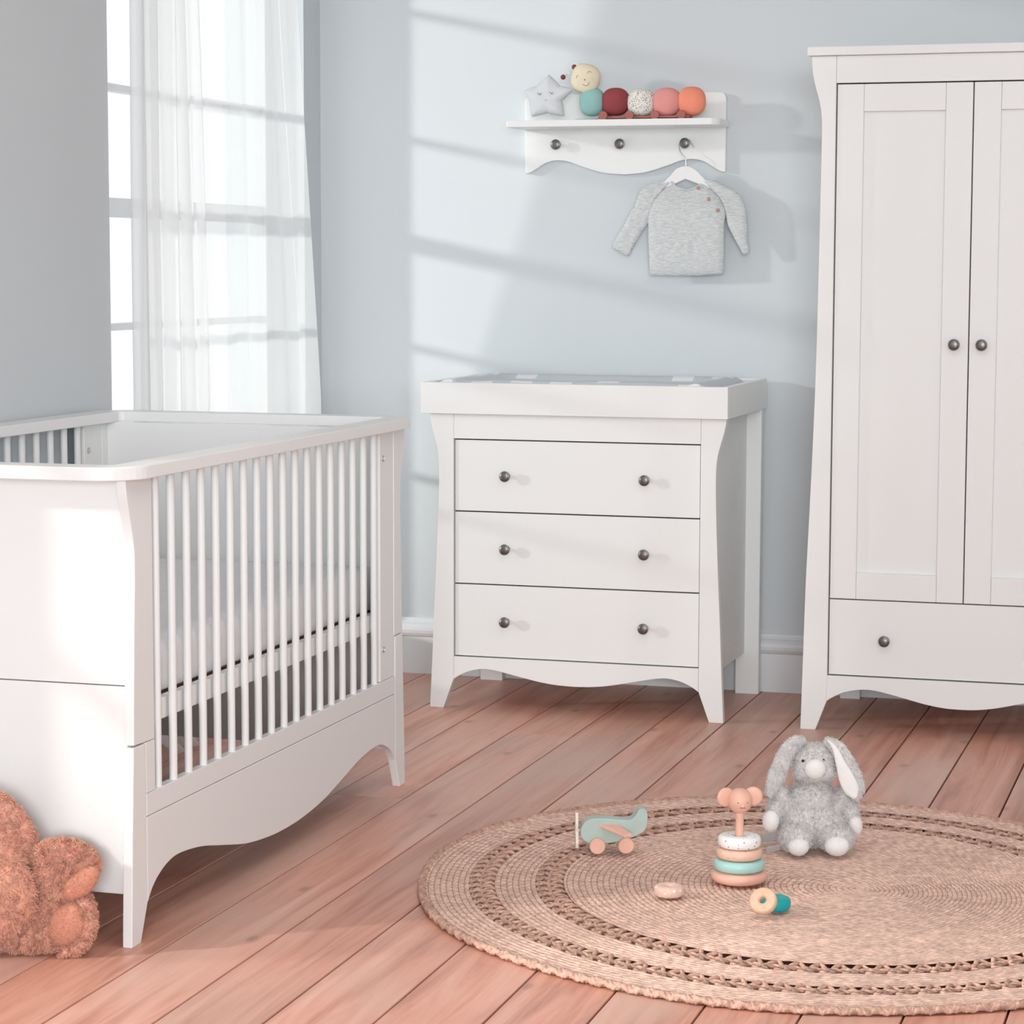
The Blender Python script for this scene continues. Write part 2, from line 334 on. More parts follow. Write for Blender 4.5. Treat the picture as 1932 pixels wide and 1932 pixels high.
# baseboards
BP = [(0.0, 0.0), (0.020, 0.0), (0.020, 0.108), (0.024, 0.112), (0.0285, 0.120), (0.030, 0.129), (0.0285, 0.138), (0.022, 0.145), (0.014, 0.150), (0.010, 0.156), (0.008, 0.163), (0.0, 0.163)]
tag(prismo('baseboard_back', [(YB-p, z) for p, z in BP], 'x', XL, XRW, M['trim'], bevel=0), kind='structure')
tag(prismo('baseboard_left', [(XL+p, z) for p, z in BP], 'y', YN, YB-0.03, M['trim'], bevel=0), kind='structure')

# ------------------------------------------------------------------ knobs, copied everywhere
def knob_mesh(r=0.0145, l=0.027):
    bm = nb()
    prof = [(0, 0), (r*0.62, 0), (r*0.60, 0.002), (r*0.34, 0.005), (r*0.32, l*0.52), (r*0.75, l*0.62), (r*0.97, l*0.70), (r, l*0.78), (r*0.97, l*0.86), (r*0.9, l*0.90), (r*0.86, l*0.895), (r*0.80, l*0.93), (r*0.5, l*0.985), (0, l)]
    lathe(bm, prof, (0, 0, 0), Vector((0, -1, 0)), 32)
    me = bpy.data.meshes.new('knob'); bmesh.ops.recalc_face_normals(bm, faces=bm.faces[:]); bm.to_mesh(me); bm.free(); me.materials.append(M['pewter'])
    for p in me.polygons: p.use_smooth = True
    return me
KM = knob_mesh()
def knob(loc, parent, root):
    o = bpy.data.objects.new('knob', KM); COL.objects.link(o); o.parent = parent
    o.matrix_parent_inverse = Matrix.Translation(-Vector(root.location)) if parent is root else Matrix()
    o.location = loc; tag(o, 'dark pewter knob'); return o

# ------------------------------------------------------------------ cot
def cot():
    T = thing('cot', (-2.23, 4.587, 0), 'white slatted cot bed with curved apron and solid ends below the curtained window', 'cot')
    W = M['white']; xr0, xr1 = -1.878, -1.860; xl0, xl1 = -2.600, -2.582; YM = 4.5845
    # rail frame on top with rounded corners
    def rr(x0, x1, y0, y1, r, n=10):
        out = []
        for cx, cy, a0 in ((x1-r, y0+r, -90), (x1-r, y1-r, 0), (x0+r, y1-r, 90), (x0+r, y0+r, 180)):
            for i in range(n+1):
                a = math.radians(a0+90*i/n); out.append((cx+r*math.cos(a), cy+r*math.sin(a)))
        return out
    ou = rr(-2.625, -1.835, 3.820, 5.347, 0.085); inn = rr(-2.560, -1.895, 3.880, 5.287, 0.012)
    bm = nb(); n = len(ou)
    L = [[bm.verts.new((*p, z)) for p in q] for q in (ou, inn) for z in (0.8245, 0.8485)]
    for i in range(n):
        j = (i+1) % n
        bm.faces.new((L[0][i], L[0][j], L[1][j], L[1][i])); bm.faces.new((L[2][i], L[3][i], L[3][j], L[2][j]))
        bm.faces.new((L[1][i], L[1][j], L[3][j], L[3][i])); bm.faces.new((L[0][i], L[2][i], L[2][j], L[0][j]))
    finish('top_rail', bm, W, T, bevel=0.002)
    out_edge = [(3.858, 0.8245), (3.8605, 0.80), (3.868, 0.775), (3.878, 0.745), (3.8865, 0.715), (3.890, 0.69), (3.8895, 0.64), (3.887, 0.59), (3.882, 0.48), (3.8775, 0.357)]
    up = spline(out_edge, 4)
    lowe = [(3.8772, 0.3535), (3.872, 0.26), (3.867, 0.16), (3.8635, 0.08), (3.860, 0.0)]
    arch = spline([(3.931, 0.072), (3.948, 0.089), (3.974, 0.105), (4.015, 0.119), (4.066, 0.1235), (4.16, 0.114), (4.258, 0.094), (4.38, 0.070), (4.50, 0.058), (YM, 0.0555)], 6)
    for (x0, x1, side) in ((xr0, xr1, 'r'), (xl0, xl1, 'l')):
        for mir in (False, True):
            F = (lambda p: (2*YM-p[0], p[1])) if mir else (lambda p: p)
            inner = 3.963 if not mir else 3.934
            pts = [F(p) for p in up]+[F((inner, 0.3545)), F((inner, 0.8245))]
            prismo('post', pts, 'x', x0, x1, W, T, bevel=0.0015)
            pts = [F(p) for p in lowe]+[F((3.897, 0.0)), F((3.905, 0.03)), F((3.918, 0.058)), F((3.9265, 0.069)), F((3.9265, 0.2195)), F((3.934, 0.2195)), F((3.934, 0.3535))]
            pts = [F(p) for p in lowe]+[F((3.897, 0.0)), F((3.9265, 0.066)), F((3.9265, 0.353))]
            prismo('leg', pts, 'x', x0, x1, W, T, bevel=0.0015)
        # stile carrying the screws, upper lower rail, apron
        boxo('stile', (x0+0.001, x1-0.001, 5.146, 5.2338, 0.263, 0.8245), W, T, 0.001)
        boxo('lower_rail', (x0, x1, 3.9275, 5.2415, 0.2215, 0.262), W, T, 0.001)
        boxo('post_filler', (x0, x1, 3.9275, 3.963, 0.263, 0.354), W, T, 0.0005)
        ap = [(3.9272, 0.0665)]+list(arch)+[(2*YM-p[0], p[1]) for p in arch[::-1][1:]]+[(2*YM-3.9272, 0.0665)]
        wave_board('apron', ap, 0.220, 'x', x0, x1, W, T)
        for z in (0.764, 0.334):
            bm = nb(); s = 1
            xs_ = x1 if side == 'r' else x1
            lathe(bm, [(0.0072, -0.002), (0.0072, 0.0012), (0.006, 0.0022), (0.0034, 0.0022), (0.0030, 0.0008), (0, 0.0008)], (xs_, 5.166, z), Vector((1, 0, 0)), 18)
            o = finish('screw', bm, M['steel'], T, smooth=True, autos=0.5); tag(o, 'round steel screw')
        # bars
        for i in range(18):
            y = 3.993+i*0.06665; bm = nb(); xm = (x0+x1)/2; seg = 14
            pr_ = [(0.0075*math.cos(2*PI*k/seg), 0.0082*math.sin(2*PI*k/seg)) for k in range(seg)]
            A = [bm.verts.new((xm+p[0], y+p[1], 0.262)) for p in pr_]; B = [bm.verts.new((xm+p[0], y+p[1], 0.8246)) for p in pr_]
            for k in range(seg): bm.faces.new((A[k], A[(k+1) % seg], B[(k+1) % seg], B[k]))
            finish('bar', bm, W, T, smooth=True)
    # ends
    for (y0, y1) in ((3.892, 3.908), (5.262, 5.278)):
        boxo('end_panel', (xl1, xr0, y0, y1, 0.4605, 0.8245), W, T, 0.0008); boxo('lower_end_panel', (xl1, xr0, y0, y1, 0.087, 0.4585), W, T, 0.0008)
    # mattress base
    for (x0, x1) in ((-1.900, -1.880), (-2.580, -2.560)): boxo('base_rail', (x0, x1, 3.9085, 5.2615, 0.376, 0.414), W, T)
    for i in range(13):
        y = 3.93+i*0.108; boxo('base_slat', (-2.558, -1.902, y, y+0.055, 0.396, 0.408), M['slat'], T, 0.0008)
M['slat'] = mat('brown_slat_wood', (0.30, 0.17, 0.11), 0.6, var=0.15, vscale=20)
cot()
def mattress():
    bm = nb(); x0, x1, y0, y1, z0, z1 = -2.545, -1.905, 3.915, 5.255, 0.415, 0.512
    nx, ny = 24, 50; r = 0.028
    def g(u, v):
        x = x0+(x1-x0)*u; y = y0+(y1-y0)*v; d = min(x-x0, x1-x, y-y0, y1-y); k = max(0, 1-d/r); z = z1-r*(1-math.sqrt(max(0, 1-k*k)))
        return x, y, z+0.003*noise.noise(Vector((x*9, y*9, 1)))
    us = [0, .008, .02, .035]+[0.035+0.93*i/nx for i in range(1, nx)]+[.965, .98, .992, 1]; vs = [0, .004, .01, .018]+[0.018+0.964*i/ny for i in range(1, ny)]+[.982, .99, .996, 1]
    G = [[bm.verts.new(g(u, v)) for v in vs] for u in us]
    for i in range(len(us)-1):
        for j in range(len(vs)-1): bm.faces.new((G[i][j], G[i+1][j], G[i+1][j+1], G[i][j+1]))
    per = [G[i][0] for i in range(len(us))]+[G[-1][j] for j in range(1, len(vs))]+[G[i][-1] for i in range(len(us)-2, -1, -1)]+[G[0][j] for j in range(len(vs)-2, 0, -1)]
    prev = per
    for k, z in enumerate((0.465, 0.44, z0+0.006, z0)):
        cur = []
        for idx, v in enumerate(per):
            cx, cy = (x0+x1)/2, (y0+y1)/2; wv = 0.0022*noise.noise(Vector((v.co.x*20, v.co.y*20, z*6))) if k < 3 else -0.006
            sx = 1 if v.co.x > x1-1e-4 else (-1 if v.co.x < x0+1e-4 else 0); sy = 1 if v.co.y > y1-1e-4 else (-1 if v.co.y < y0+1e-4 else 0)
            cur.append(bm.verts.new((v.co.x+sx*wv, v.co.y+sy*wv, z)))
        for i in range(len(per)): bm.faces.new((prev[i], cur[i], cur[(i+1) % len(per)], prev[(i+1) % len(per)]))
        prev = cur
    bm.faces.new(prev)
    tag(finish('mattress', bm, M['sheet'], smooth=True, autos=0.9), 'white mattress with a pale fitted sheet lying inside the slatted cot', 'mattress')
mattress()

# ------------------------------------------------------------------ dresser
def leg_outline(x_out_top, waist, foot, inner, ztop, zw, foot_in, zin):
    """front-leg silhouette in x,z with an S-curved outer edge (mirrored by caller)"""
    return None
def dresser():
    XC = -1.7175; T = thing('dresser', (XC, 6.5, 0), 'white chest of three drawers with curved legs standing between cot and wardrobe', 'dresser')
    W = M['white']; yf, yfb = 6.262, 6.284; Z = 0.797
    oute = spline([(0.404, 0.797), (0.4035, 0.785), (0.399, 0.762), (0.390, 0.730), (0.3825, 0.700), (0.379, 0.665), (0.3785, 0.62), (0.380, 0.55), (0.386, 0.40), (0.393, 0.26), (0.399, 0.12), (0.405, 0.0)], 4)
    for s in (-1, 1):
        pts = [(XC+s*x, z) for x, z in oute]+[(XC+s*0.3665, 0.0), (XC+s*0.3375, 0.080), (XC+s*0.3375, 0.797)]
        prismo('front_leg', pts, 'y', yf, yfb, W, T)
        boxo('rear_leg', tuple(sorted((XC+s*0.341, XC+s*0.407)))+(6.722, 6.750, 0, Z), W, T)
        boxo('side_panel', tuple(sorted((XC+s*0.350, XC+s*0.366)))+(yfb, 6.722, 0.116, Z), W, T)
    boxo('top_rail', (XC-0.3370, XC+0.3370, yf, yfb, 0.7305, Z), W, T)
    ar = spline([(-0.337, 0.0795), (-0.318, 0.092), (-0.29, 0.104), (-0.255, 0.1105), (-0.22, 0.108), (-0.16, 0.096), (-0.10, 0.084), (-0.05, 0.0775), (0, 0.0755)], 6)
    wave_board('apron', [(XC+x, z) for x, z in ar]+[(XC-x, z) for x, z in ar[::-1][1:]], 0.1415, 'y', yf, yfb, W, T)
    boxo('back_panel', (XC-0.35, XC+0.35, 6.700, 6.712, 0.116, Z), W, T); boxo('bottom_panel', (XC-0.35, XC+0.35, yfb, 6.70, 0.118, 0.134), W, T)
    boxo('top_panel', (XC-0.350, XC+0.350, yfb, 6.722, Z-0.018, Z-0.001), W, T)
    for (z0, z1, zk) in ((0.5370, 0.7270, 0.633), (0.3415, 0.5335, 0.4375), (0.1445, 0.3380, 0.2415)):
        d = boxo('drawer', (XC-0.3350, XC+0.3350, yf+0.006, yf+0.024, z0, z1), W, T, 0.0010)
        boxo('drawer_box', (XC-0.325, XC+0.325, yf+0.0245, 6.66, z0+0.01, z1-0.02), M['slat'], d, 0)
        for s in (-1, 1): knob((XC+s*0.1905, yf+0.006, zk), d, T)
    return T
def reparent_fix():
    pass
dresser()
def changer():
    T = thing('changing_tray', (-1.7225, 6.5, 0.797), 'white raised tray-style changing top resting on the dresser', 'changing top')
    W = M['white']; x0, x1, y0, y1, z0, z1 = -2.141, -1.306, 6.243, 6.766, 0.7975, 0.8805
    boxo('front_board', (x0, x1, y0, y0+0.018, z0, z1), W, T); boxo('back_board', (x0, x1, y1-0.018, y1, z0, z1), W, T)
    for a, b in ((x0, x0+0.018), (x1-0.018, x1)): boxo('side_board', (a, b, y0+0.0185, y1-0.0185, z0, z1), W, T)
    boxo('tray_base', (x0+0.018, x1-0.018, y0+0.018, y1-0.018, z0, z0+0.012), W, T, 0)
    # mat with raised edges
    m = bpy.data.materials.new('grey_patterned_vinyl'); m.use_nodes = True; nt = m.node_tree; b = nt.nodes['Principled BSDF']; b.inputs['Roughness'].default_value = 0.45
    tc = nt.nodes.new('ShaderNodeTexCoord'); mp = nt.nodes.new('ShaderNodeMapping'); mp.inputs['Scale'].default_value = (1, 0.8, 1); v = nt.nodes.new('ShaderNodeTexVoronoi'); v.inputs['Scale'].default_value = 9; v.inputs['Randomness'].default_value = 0.35; v.distance = 'CHEBYCHEV'
    lt = nt.nodes.new('ShaderNodeMath'); lt.operation = 'LESS_THAN'; lt.inputs[1].default_value = 0.27
    mx = nt.nodes.new('ShaderNodeMix'); mx.data_type = 'RGBA'; mx.inputs[6].default_value = (0.56, 0.61, 0.64, 1); mx.inputs[7].default_value = (0.82, 0.83, 0.84, 1)
    nt.links.new(tc.outputs['Object'], mp.inputs[0]); nt.links.new(mp.outputs[0], v.inputs['Vector']); nt.links.new(v.outputs['Distance'], lt.inputs[0]); nt.links.new(lt.outputs[0], mx.inputs[0]); nt.links.new(mx.outputs[2], b.inputs['Base Color'])
    bm = nb(); a0, a1, b0, b1 = x0+0.019, x1-0.045, y0+0.0185, y1-0.0185; nx, ny = 60, 24; G = []
    for i in range(nx+1):
        row = []
        for j in range(ny+1):
            u, vv = i/nx, j/ny; e = min(u, 1-u)*(a1-a0); f = min(vv, 1-vv)*(b1-b0)
            lip = 0.030*max(math.exp(-((f-0.055)/0.045)**2), math.exp(-((e-0.05)/0.045)**2)); dome = 0.046+lip
            k = min(1, min(e, f)/0.022); z = z0+0.013+dome*math.sqrt(max(0, 1-(1-k)**2))+0.003*noise.noise(Vector((u*9, vv*4, 0)))
            if k == 0: z = z0+0.0135
            row.append(bm.verts.new((a0+(a1-a0)*u, b0+(b1-b0)*vv, z)))
        G.append(row)
    for i in range(nx):
        for j in range(ny): bm.faces.new((G[i][j], G[i+1][j], G[i+1][j+1], G[i][j+1]))
    per = [G[i][0] for i in range(nx+1)]+[G[nx][j] for j in range(1, ny+1)]+[G[i][ny] for i in range(nx-1, -1, -1)]+[G[0][j] for j in range(ny-1, 0, -1)]
    bm.faces.new(per)
    tag(finish('changing_mat', bm, m, smooth=True, autos=0.9), 'grey padded changing mat with white patches lying in the changing top', 'changing mat')
changer()

# ------------------------------------------------------------------ wardrobe
def wardrobe():
    XC = -0.6975; T = thing('wardrobe', (XC, 6.5, 0), 'tall white two-door wardrobe with a bottom drawer, cut by the right edge', 'wardrobe')
    W = M['white']; yf, yfb = 6.250, 6.272; Z = 1.717
    oute = spline([(0.4045, Z), (0.4035, 1.695), (0.401, 1.670), (0.394, 1.640), (0.384, 1.605), (0.378, 1.57), (0.3765, 1.53), (0.377, 1.45), (0.379, 1.25), (0.383, 0.93), (0.391, 0.65), (0.401, 0.38), (0.4055, 0.18), (0.4095, 0.0)], 4)
    xi = 0.3420
    for s in (-1, 1):
        pts = [(XC+s*x, z) for x, z in oute]+[(XC+s*0.3705, 0.0), (XC+s*xi, 0.077), (XC+s*xi, Z)]
        prismo('front_leg', pts, 'y', yf, yfb, W, T)
        boxo('rear_leg', tuple(sorted((XC+s*0.330, XC+s*0.385)))+(6.730, 6.755, 0, Z), W, T)
        boxo('side_panel', tuple(sorted((XC+s*0.353, XC+s*0.369)))+(yfb, 6.730, 0.116, Z), W, T)
    boxo('cornice', (XC-0.4135, XC+0.4135, 6.235, 6.762, Z+0.0005, 1.7395), W, T, 0.0015)
    boxo('top_rail', (XC-xi+0.0005, XC+xi-0.0005, yf, yfb, 1.6495, Z), W, T)
    ar = spline([(-xi, 0.0765), (-0.325, 0.088), (-0.295, 0.102), (-0.25, 0.1105), (-0.21, 0.108), (-0.15, 0.095), (-0.09, 0.081), (-0.04, 0.0735), (0, 0.072)], 6)
    wave_board('apron', [(XC+x, z) for x, z in ar]+[(XC-x, z) for x, z in ar[::-1][1:]], 0.1430, 'y', yf, yfb, W, T)
    boxo('back_panel', (XC-0.353, XC+0.353, 6.715, 6.728, 0.116, Z), W, T); boxo('bottom_panel', (XC-0.353, XC+0.353, yfb, 6.715, 0.118, 0.134), W, T)
    boxo('shelf_panel', (XC-0.353, XC+0.353, yfb+0.03, 6.715, 0.332, 0.348), W, T)
    d = boxo('drawer', (XC-xi+0.003, XC+xi-0.003, yf+0.006, yf+0.024, 0.1462, 0.3405), W, T, 0.001)
    boxo('drawer_box', (XC-0.32, XC+0.32, yf+0.0245, 6.66, 0.15, 0.31), M['slat'], d, 0)
    for s in (-1, 1): knob((XC+s*0.195, yf+0.006, 0.240), d, T)
    dz0, dz1 = 0.3435, 1.6465; yd = yf+0.006
    for s in (-1, 1):
        e0, e1 = 0.0015, xi-0.003
        X = lambda a, b: tuple(sorted((XC+s*a, XC+s*b)))
        st = 0.0665
        door = boxo('door', X(e0+st, e1-st)+(yd+0.013, yd+0.019, dz0+0.06, dz1-0.06), W, T, 0)    # recessed panel
        for a, b in ((e0, e0+st), (e1-st, e1)): boxo('stile', X(a, b)+(yd, yd+0.020, dz0, dz1), W, door, 0.0012)
        for a, b in ((dz0, dz0+0.0680), (dz1-0.0680, dz1)): boxo('rail', X(e0+st+0.0004, e1-st-0.0004)+(yd+0.0002, yd+0.020, a, b), W, door, 0.0012)
        knob((XC+s*0.0340, yd, 0.997), door, T)
wardrobe()

# ------------------------------------------------------------------ wall shelf
def shelf():
    T = thing('wall_shelf', (-1.72, 6.785, 1.45), 'white wall shelf with a wavy lower edge and three dark knobs above the dresser', 'shelf')
    W = M['white']; XC = -1.7205; y0, y1 = 6.772, 6.789
    wv = spline([(-0.289, 1.4495), (-0.275, 1.4520), (-0.255, 1.463), (-0.230, 1.478), (-0.200, 1.4855), (-0.165, 1.4825), (-0.12, 1.467), (-0.06, 1.450), (0, 1.4445)], 6)
    top = spline([(0.289, 1.655), (0.283, 1.664), (0.270, 1.668), (0.20, 1.6695), (0, 1.670)], 3)
    pts = [(XC+x, z) for x, z in wv]+[(XC-x, z) for x, z in wv[::-1][1:]]+[(XC+x, z) for x, z in top]+[(XC-x, z) for x, z in top[::-1][1:]]
    prismo('back_plate', pts, 'y', y0, y1, W, T)
    def shelf_board():
        x0, x1, ya, yb, r = XC-0.302, XC+0.299, 6.625, 6.7718, 0.03; out = [(x0, yb)]
        for cx, cy, a0 in ((x0+0.006, ya+0.006, 180), (x1-r, ya+r, 270)):
            rr_ = 0.006 if a0 == 180 else r
            for i in range(9):
                a = math.radians(a0+90*i/8); out.append((cx+rr_*math.cos(a), cy+rr_*math.sin(a)))
        out.append((x1, yb)); return out
    prismo('shelf_board', shelf_board(), 'z', 1.572, 1.590, W, T)
    for x in (-1.914, -1.7285, -1.5425): knob((x, y0, 1.529), T, T)
shelf()

# ------------------------------------------------------------------ curtain
def curtain_material(fac=0.60):
    m = bpy.data.materials.new('white_voile'); m.use_nodes = True; nt = m.node_tree; nt.nodes.clear(); N = nt.nodes.new; L = nt.links.new
    o = N('ShaderNodeOutputMaterial'); t = N('ShaderNodeBsdfTransparent'); tr = N('ShaderNodeBsdfTranslucent'); d = N('ShaderNodeBsdfDiffuse')
    tc = N('ShaderNodeTexCoord'); w_ = N('ShaderNodeTexNoise'); w_.inputs['Scale'].default_value = 8; L(tc.outputs['Object'], w_.inputs['Vector'])
    rp = N('ShaderNodeValToRGB'); rp.color_ramp.elements[0].color = (0.90, 0.91, 0.92, 1); rp.color_ramp.elements[1].color = (0.95, 0.95, 0.95, 1); L(w_.outputs['Fac'], rp.inputs[0])
    L(rp.outputs[0], tr.inputs[0]); L(rp.outputs[0], d.inputs[0]); t.inputs[0].default_value = (0.97, 0.97, 0.97, 1)
    m1 = N('ShaderNodeMixShader'); m1.inputs[0].default_value = 0.5; L(tr.outputs[0], m1.inputs[1]); L(d.outputs[0], m1.inputs[2])
    m2 = N('ShaderNodeMixShader'); m2.inputs[0].default_value = fac; L(t.outputs[0], m2.inputs[1]); L(m1.outputs[0], m2.inputs[2]); L(m2.outputs[0], o.inputs[0]); return m
M['voile'] = curtain_material()
def curtain():
    bm = nb(); nu, nz = 260, 60; G = []; z1, z0 = 2.36, 0.012
    for j in range(nz+1):
        v = j/nz; z = z1+(z0-z1)*v; row = []
        ye = 6.40+0.22*min(1, (z1-z)/1.55)**1.1; ys = 5.408
        for i in range(nu+1):
            u = i/nu; ymid = ys+0.40; 
            if u < 0.55: yy = ys+(0.33+0.10*v)*(u/0.55)
            else: yy = ys+(0.33+0.10*v)+(ye-ys-(0.33+0.10*v))*((u-0.55)/0.45)
            k1 = math.sin(u*2*PI*8+0.5*math.sin(v*3)+0.7*noise.noise(Vector((u*4, v*1.5, 0))))
            amp = (0.034 if u < 0.5 else 0.034-0.022*min(1, (u-0.5)/0.1))*(0.75+0.25*v)
            x = -2.578+amp*k1+0.02*noise.noise(Vector((u*6, v*1.2, 5)))
            x = min(max(x, XL+0.012), -2.515) if z > 0.05 else x
            dy = 0.008*math.sin(u*2*PI*22+v*4)
            # trailing hem
            if z < 0.10:
                q = (0.10-z)/0.10; x += 0.14*q*q*(0.7+0.5*noise.noise(Vector((u*5, 2, 0)))); 
            row.append(bm.verts.new((x, yy+dy, max(z, 0.008+0.02*abs(noise.noise(Vector((u*20, v*9, 2))))))))
        G.append(row)
    for j in range(nz):
        for i in range(nu): bm.faces.new((G[j][i], G[j+1][i], G[j+1][i+1], G[j][i+1]))
    tag(finish('curtain', bm, M['voile'], smooth=True), 'sheer white voile curtain hanging to the floor over the window behind the cot', 'curtain')
    bm = nb(); tube(bm, [(-2.575, 4.95, 2.375), (-2.575, 6.765, 2.375)], 0.011, 14)
    R = finish('curtain_rod', bm, M['white'], smooth=True, autos=0.8); tag(R, 'slim white curtain rod above the window', 'curtain rod')
    for y in (5.05, 6.72): boxo('bracket', (XL+0.0005, -2.585, y, y+0.015, 2.365, 2.385), W_ if False else M['white'], R)
curtain()

# ------------------------------------------------------------------ rug
def rug_material():
    m = bpy.data.materials.new('braided_jute'); m.use_nodes = True; nt = m.node_tree; b = nt.nodes['Principled BSDF']; N = nt.nodes.new; L = nt.links.new
    uv = N('ShaderNodeUVMap'); sp = N('ShaderNodeSeparateXYZ'); L(uv.outputs[0], sp.inputs[0])
    def math_(op, a, b_=None, v=None):
        n = N('ShaderNodeMath'); n.operation = op
        if isinstance(a, (int, float)): n.inputs[0].default_value = a
        else: L(a, n.inputs[0])
        if b_ is not None:
            if isinstance(b_, (int, float)): n.inputs[1].default_value = b_
            else: L(b_, n.inputs[1])
        return n.outputs[0]
    fr = math_('FRACT', sp.outputs['Y']); fl = math_('FLOOR', sp.outputs['Y'])
    c = math_('ABSOLUTE', math_('SUBTRACT', fr, 0.5))            # 0 at coil centre, .5 at seams
    dirn = math_('MULTIPLY', c, 2.4)
    wn = N('ShaderNodeTexWhiteNoise'); wn.noise_dimensions = '1D'; L(fl, wn.inputs['W'])
    ph = math_('ADD', math_('ADD', math_('MULTIPLY', sp.outputs['X'], 44.0), dirn), math_('MULTIPLY', wn.outputs['Value'], 9.0))
    nz = N('ShaderNodeTexNoise'); nz.inputs['Scale'].default_value = 14; nz.inputs['Detail'].default_value = 3; L(uv.outputs[0], nz.inputs['Vector'])
    ph = math_('ADD', ph, math_('MULTIPLY', nz.outputs['Fac'], 2.0))
    st = math_('ABSOLUTE', math_('SINE', math_('MULTIPLY', ph, PI)))
    seam = math_('SUBTRACT', 1.0, math_('POWER', math_('MULTIPLY', c, 2.0), 4.0))
    h = math_('MULTIPLY', math_('POWER', st, 0.7), seam)
    rp = N('ShaderNodeValToRGB'); e = rp.color_ramp.elements; e[0].position = 0.0; e[0].color = (0.27, 0.125, 0.09, 1); e[1].position = 0.8; e[1].color = (0.87, 0.625, 0.52, 1)
    q = e = rp.color_ramp.elements.new(0.30); q.color = (0.72, 0.455, 0.36, 1)
    L(h, rp.inputs[0])
    n2 = N('ShaderNodeTexNoise'); n2.inputs['Scale'].default_value = 60; n2.inputs['Detail'].default_value = 5; tc = N('ShaderNodeTexCoord'); L(tc.outputs['Object'], n2.inputs['Vector'])
    vr = N('ShaderNodeMapRange'); vr.inputs[1].default_value = 0.3; vr.inputs[2].default_value = 0.7; vr.inputs[3].default_value = 0.74; vr.inputs[4].default_value = 1.18; L(n2.outputs['Fac'], vr.inputs[0])
    hs = N('ShaderNodeHueSaturation'); L(vr.outputs[0], hs.inputs['Value']); L(rp.outputs[0], hs.inputs['Color']); L(hs.outputs[0], b.inputs['Base Color'])
    b.inputs['Roughness'].default_value = 0.85; b.inputs['Specular IOR Level'].default_value = 0.2
    bp = N('ShaderNodeBump'); bp.inputs['Strength'].default_value = 0.45; bp.inputs['Distance'].default_value = 0.002; L(h, bp.inputs['Height']); L(bp.outputs[0], b.inputs['Normal'])
    return m
RC = (-0.797, 4.602); RA, RB, RPHI = 0.793, 0.737, math.atan2(-0.769, 0.639)
def rug_pt(t, th):
    a = RA*math.cos(th-RPHI); bq = RB*math.sin(th-RPHI); c, s = math.cos(RPHI), math.sin(RPHI)
    k = t+(1-t)*0.0
    cx = RC[0]+(1-t)*0.10; cy = RC[1]+(1-t)*0.02
    wob = 1+0.006*math.sin(3*th+1)*t+0.004*math.sin(7*th)*t
    return cx+t*wob*(a*c-bq*s), cy+t*wob*(a*s+bq*c)
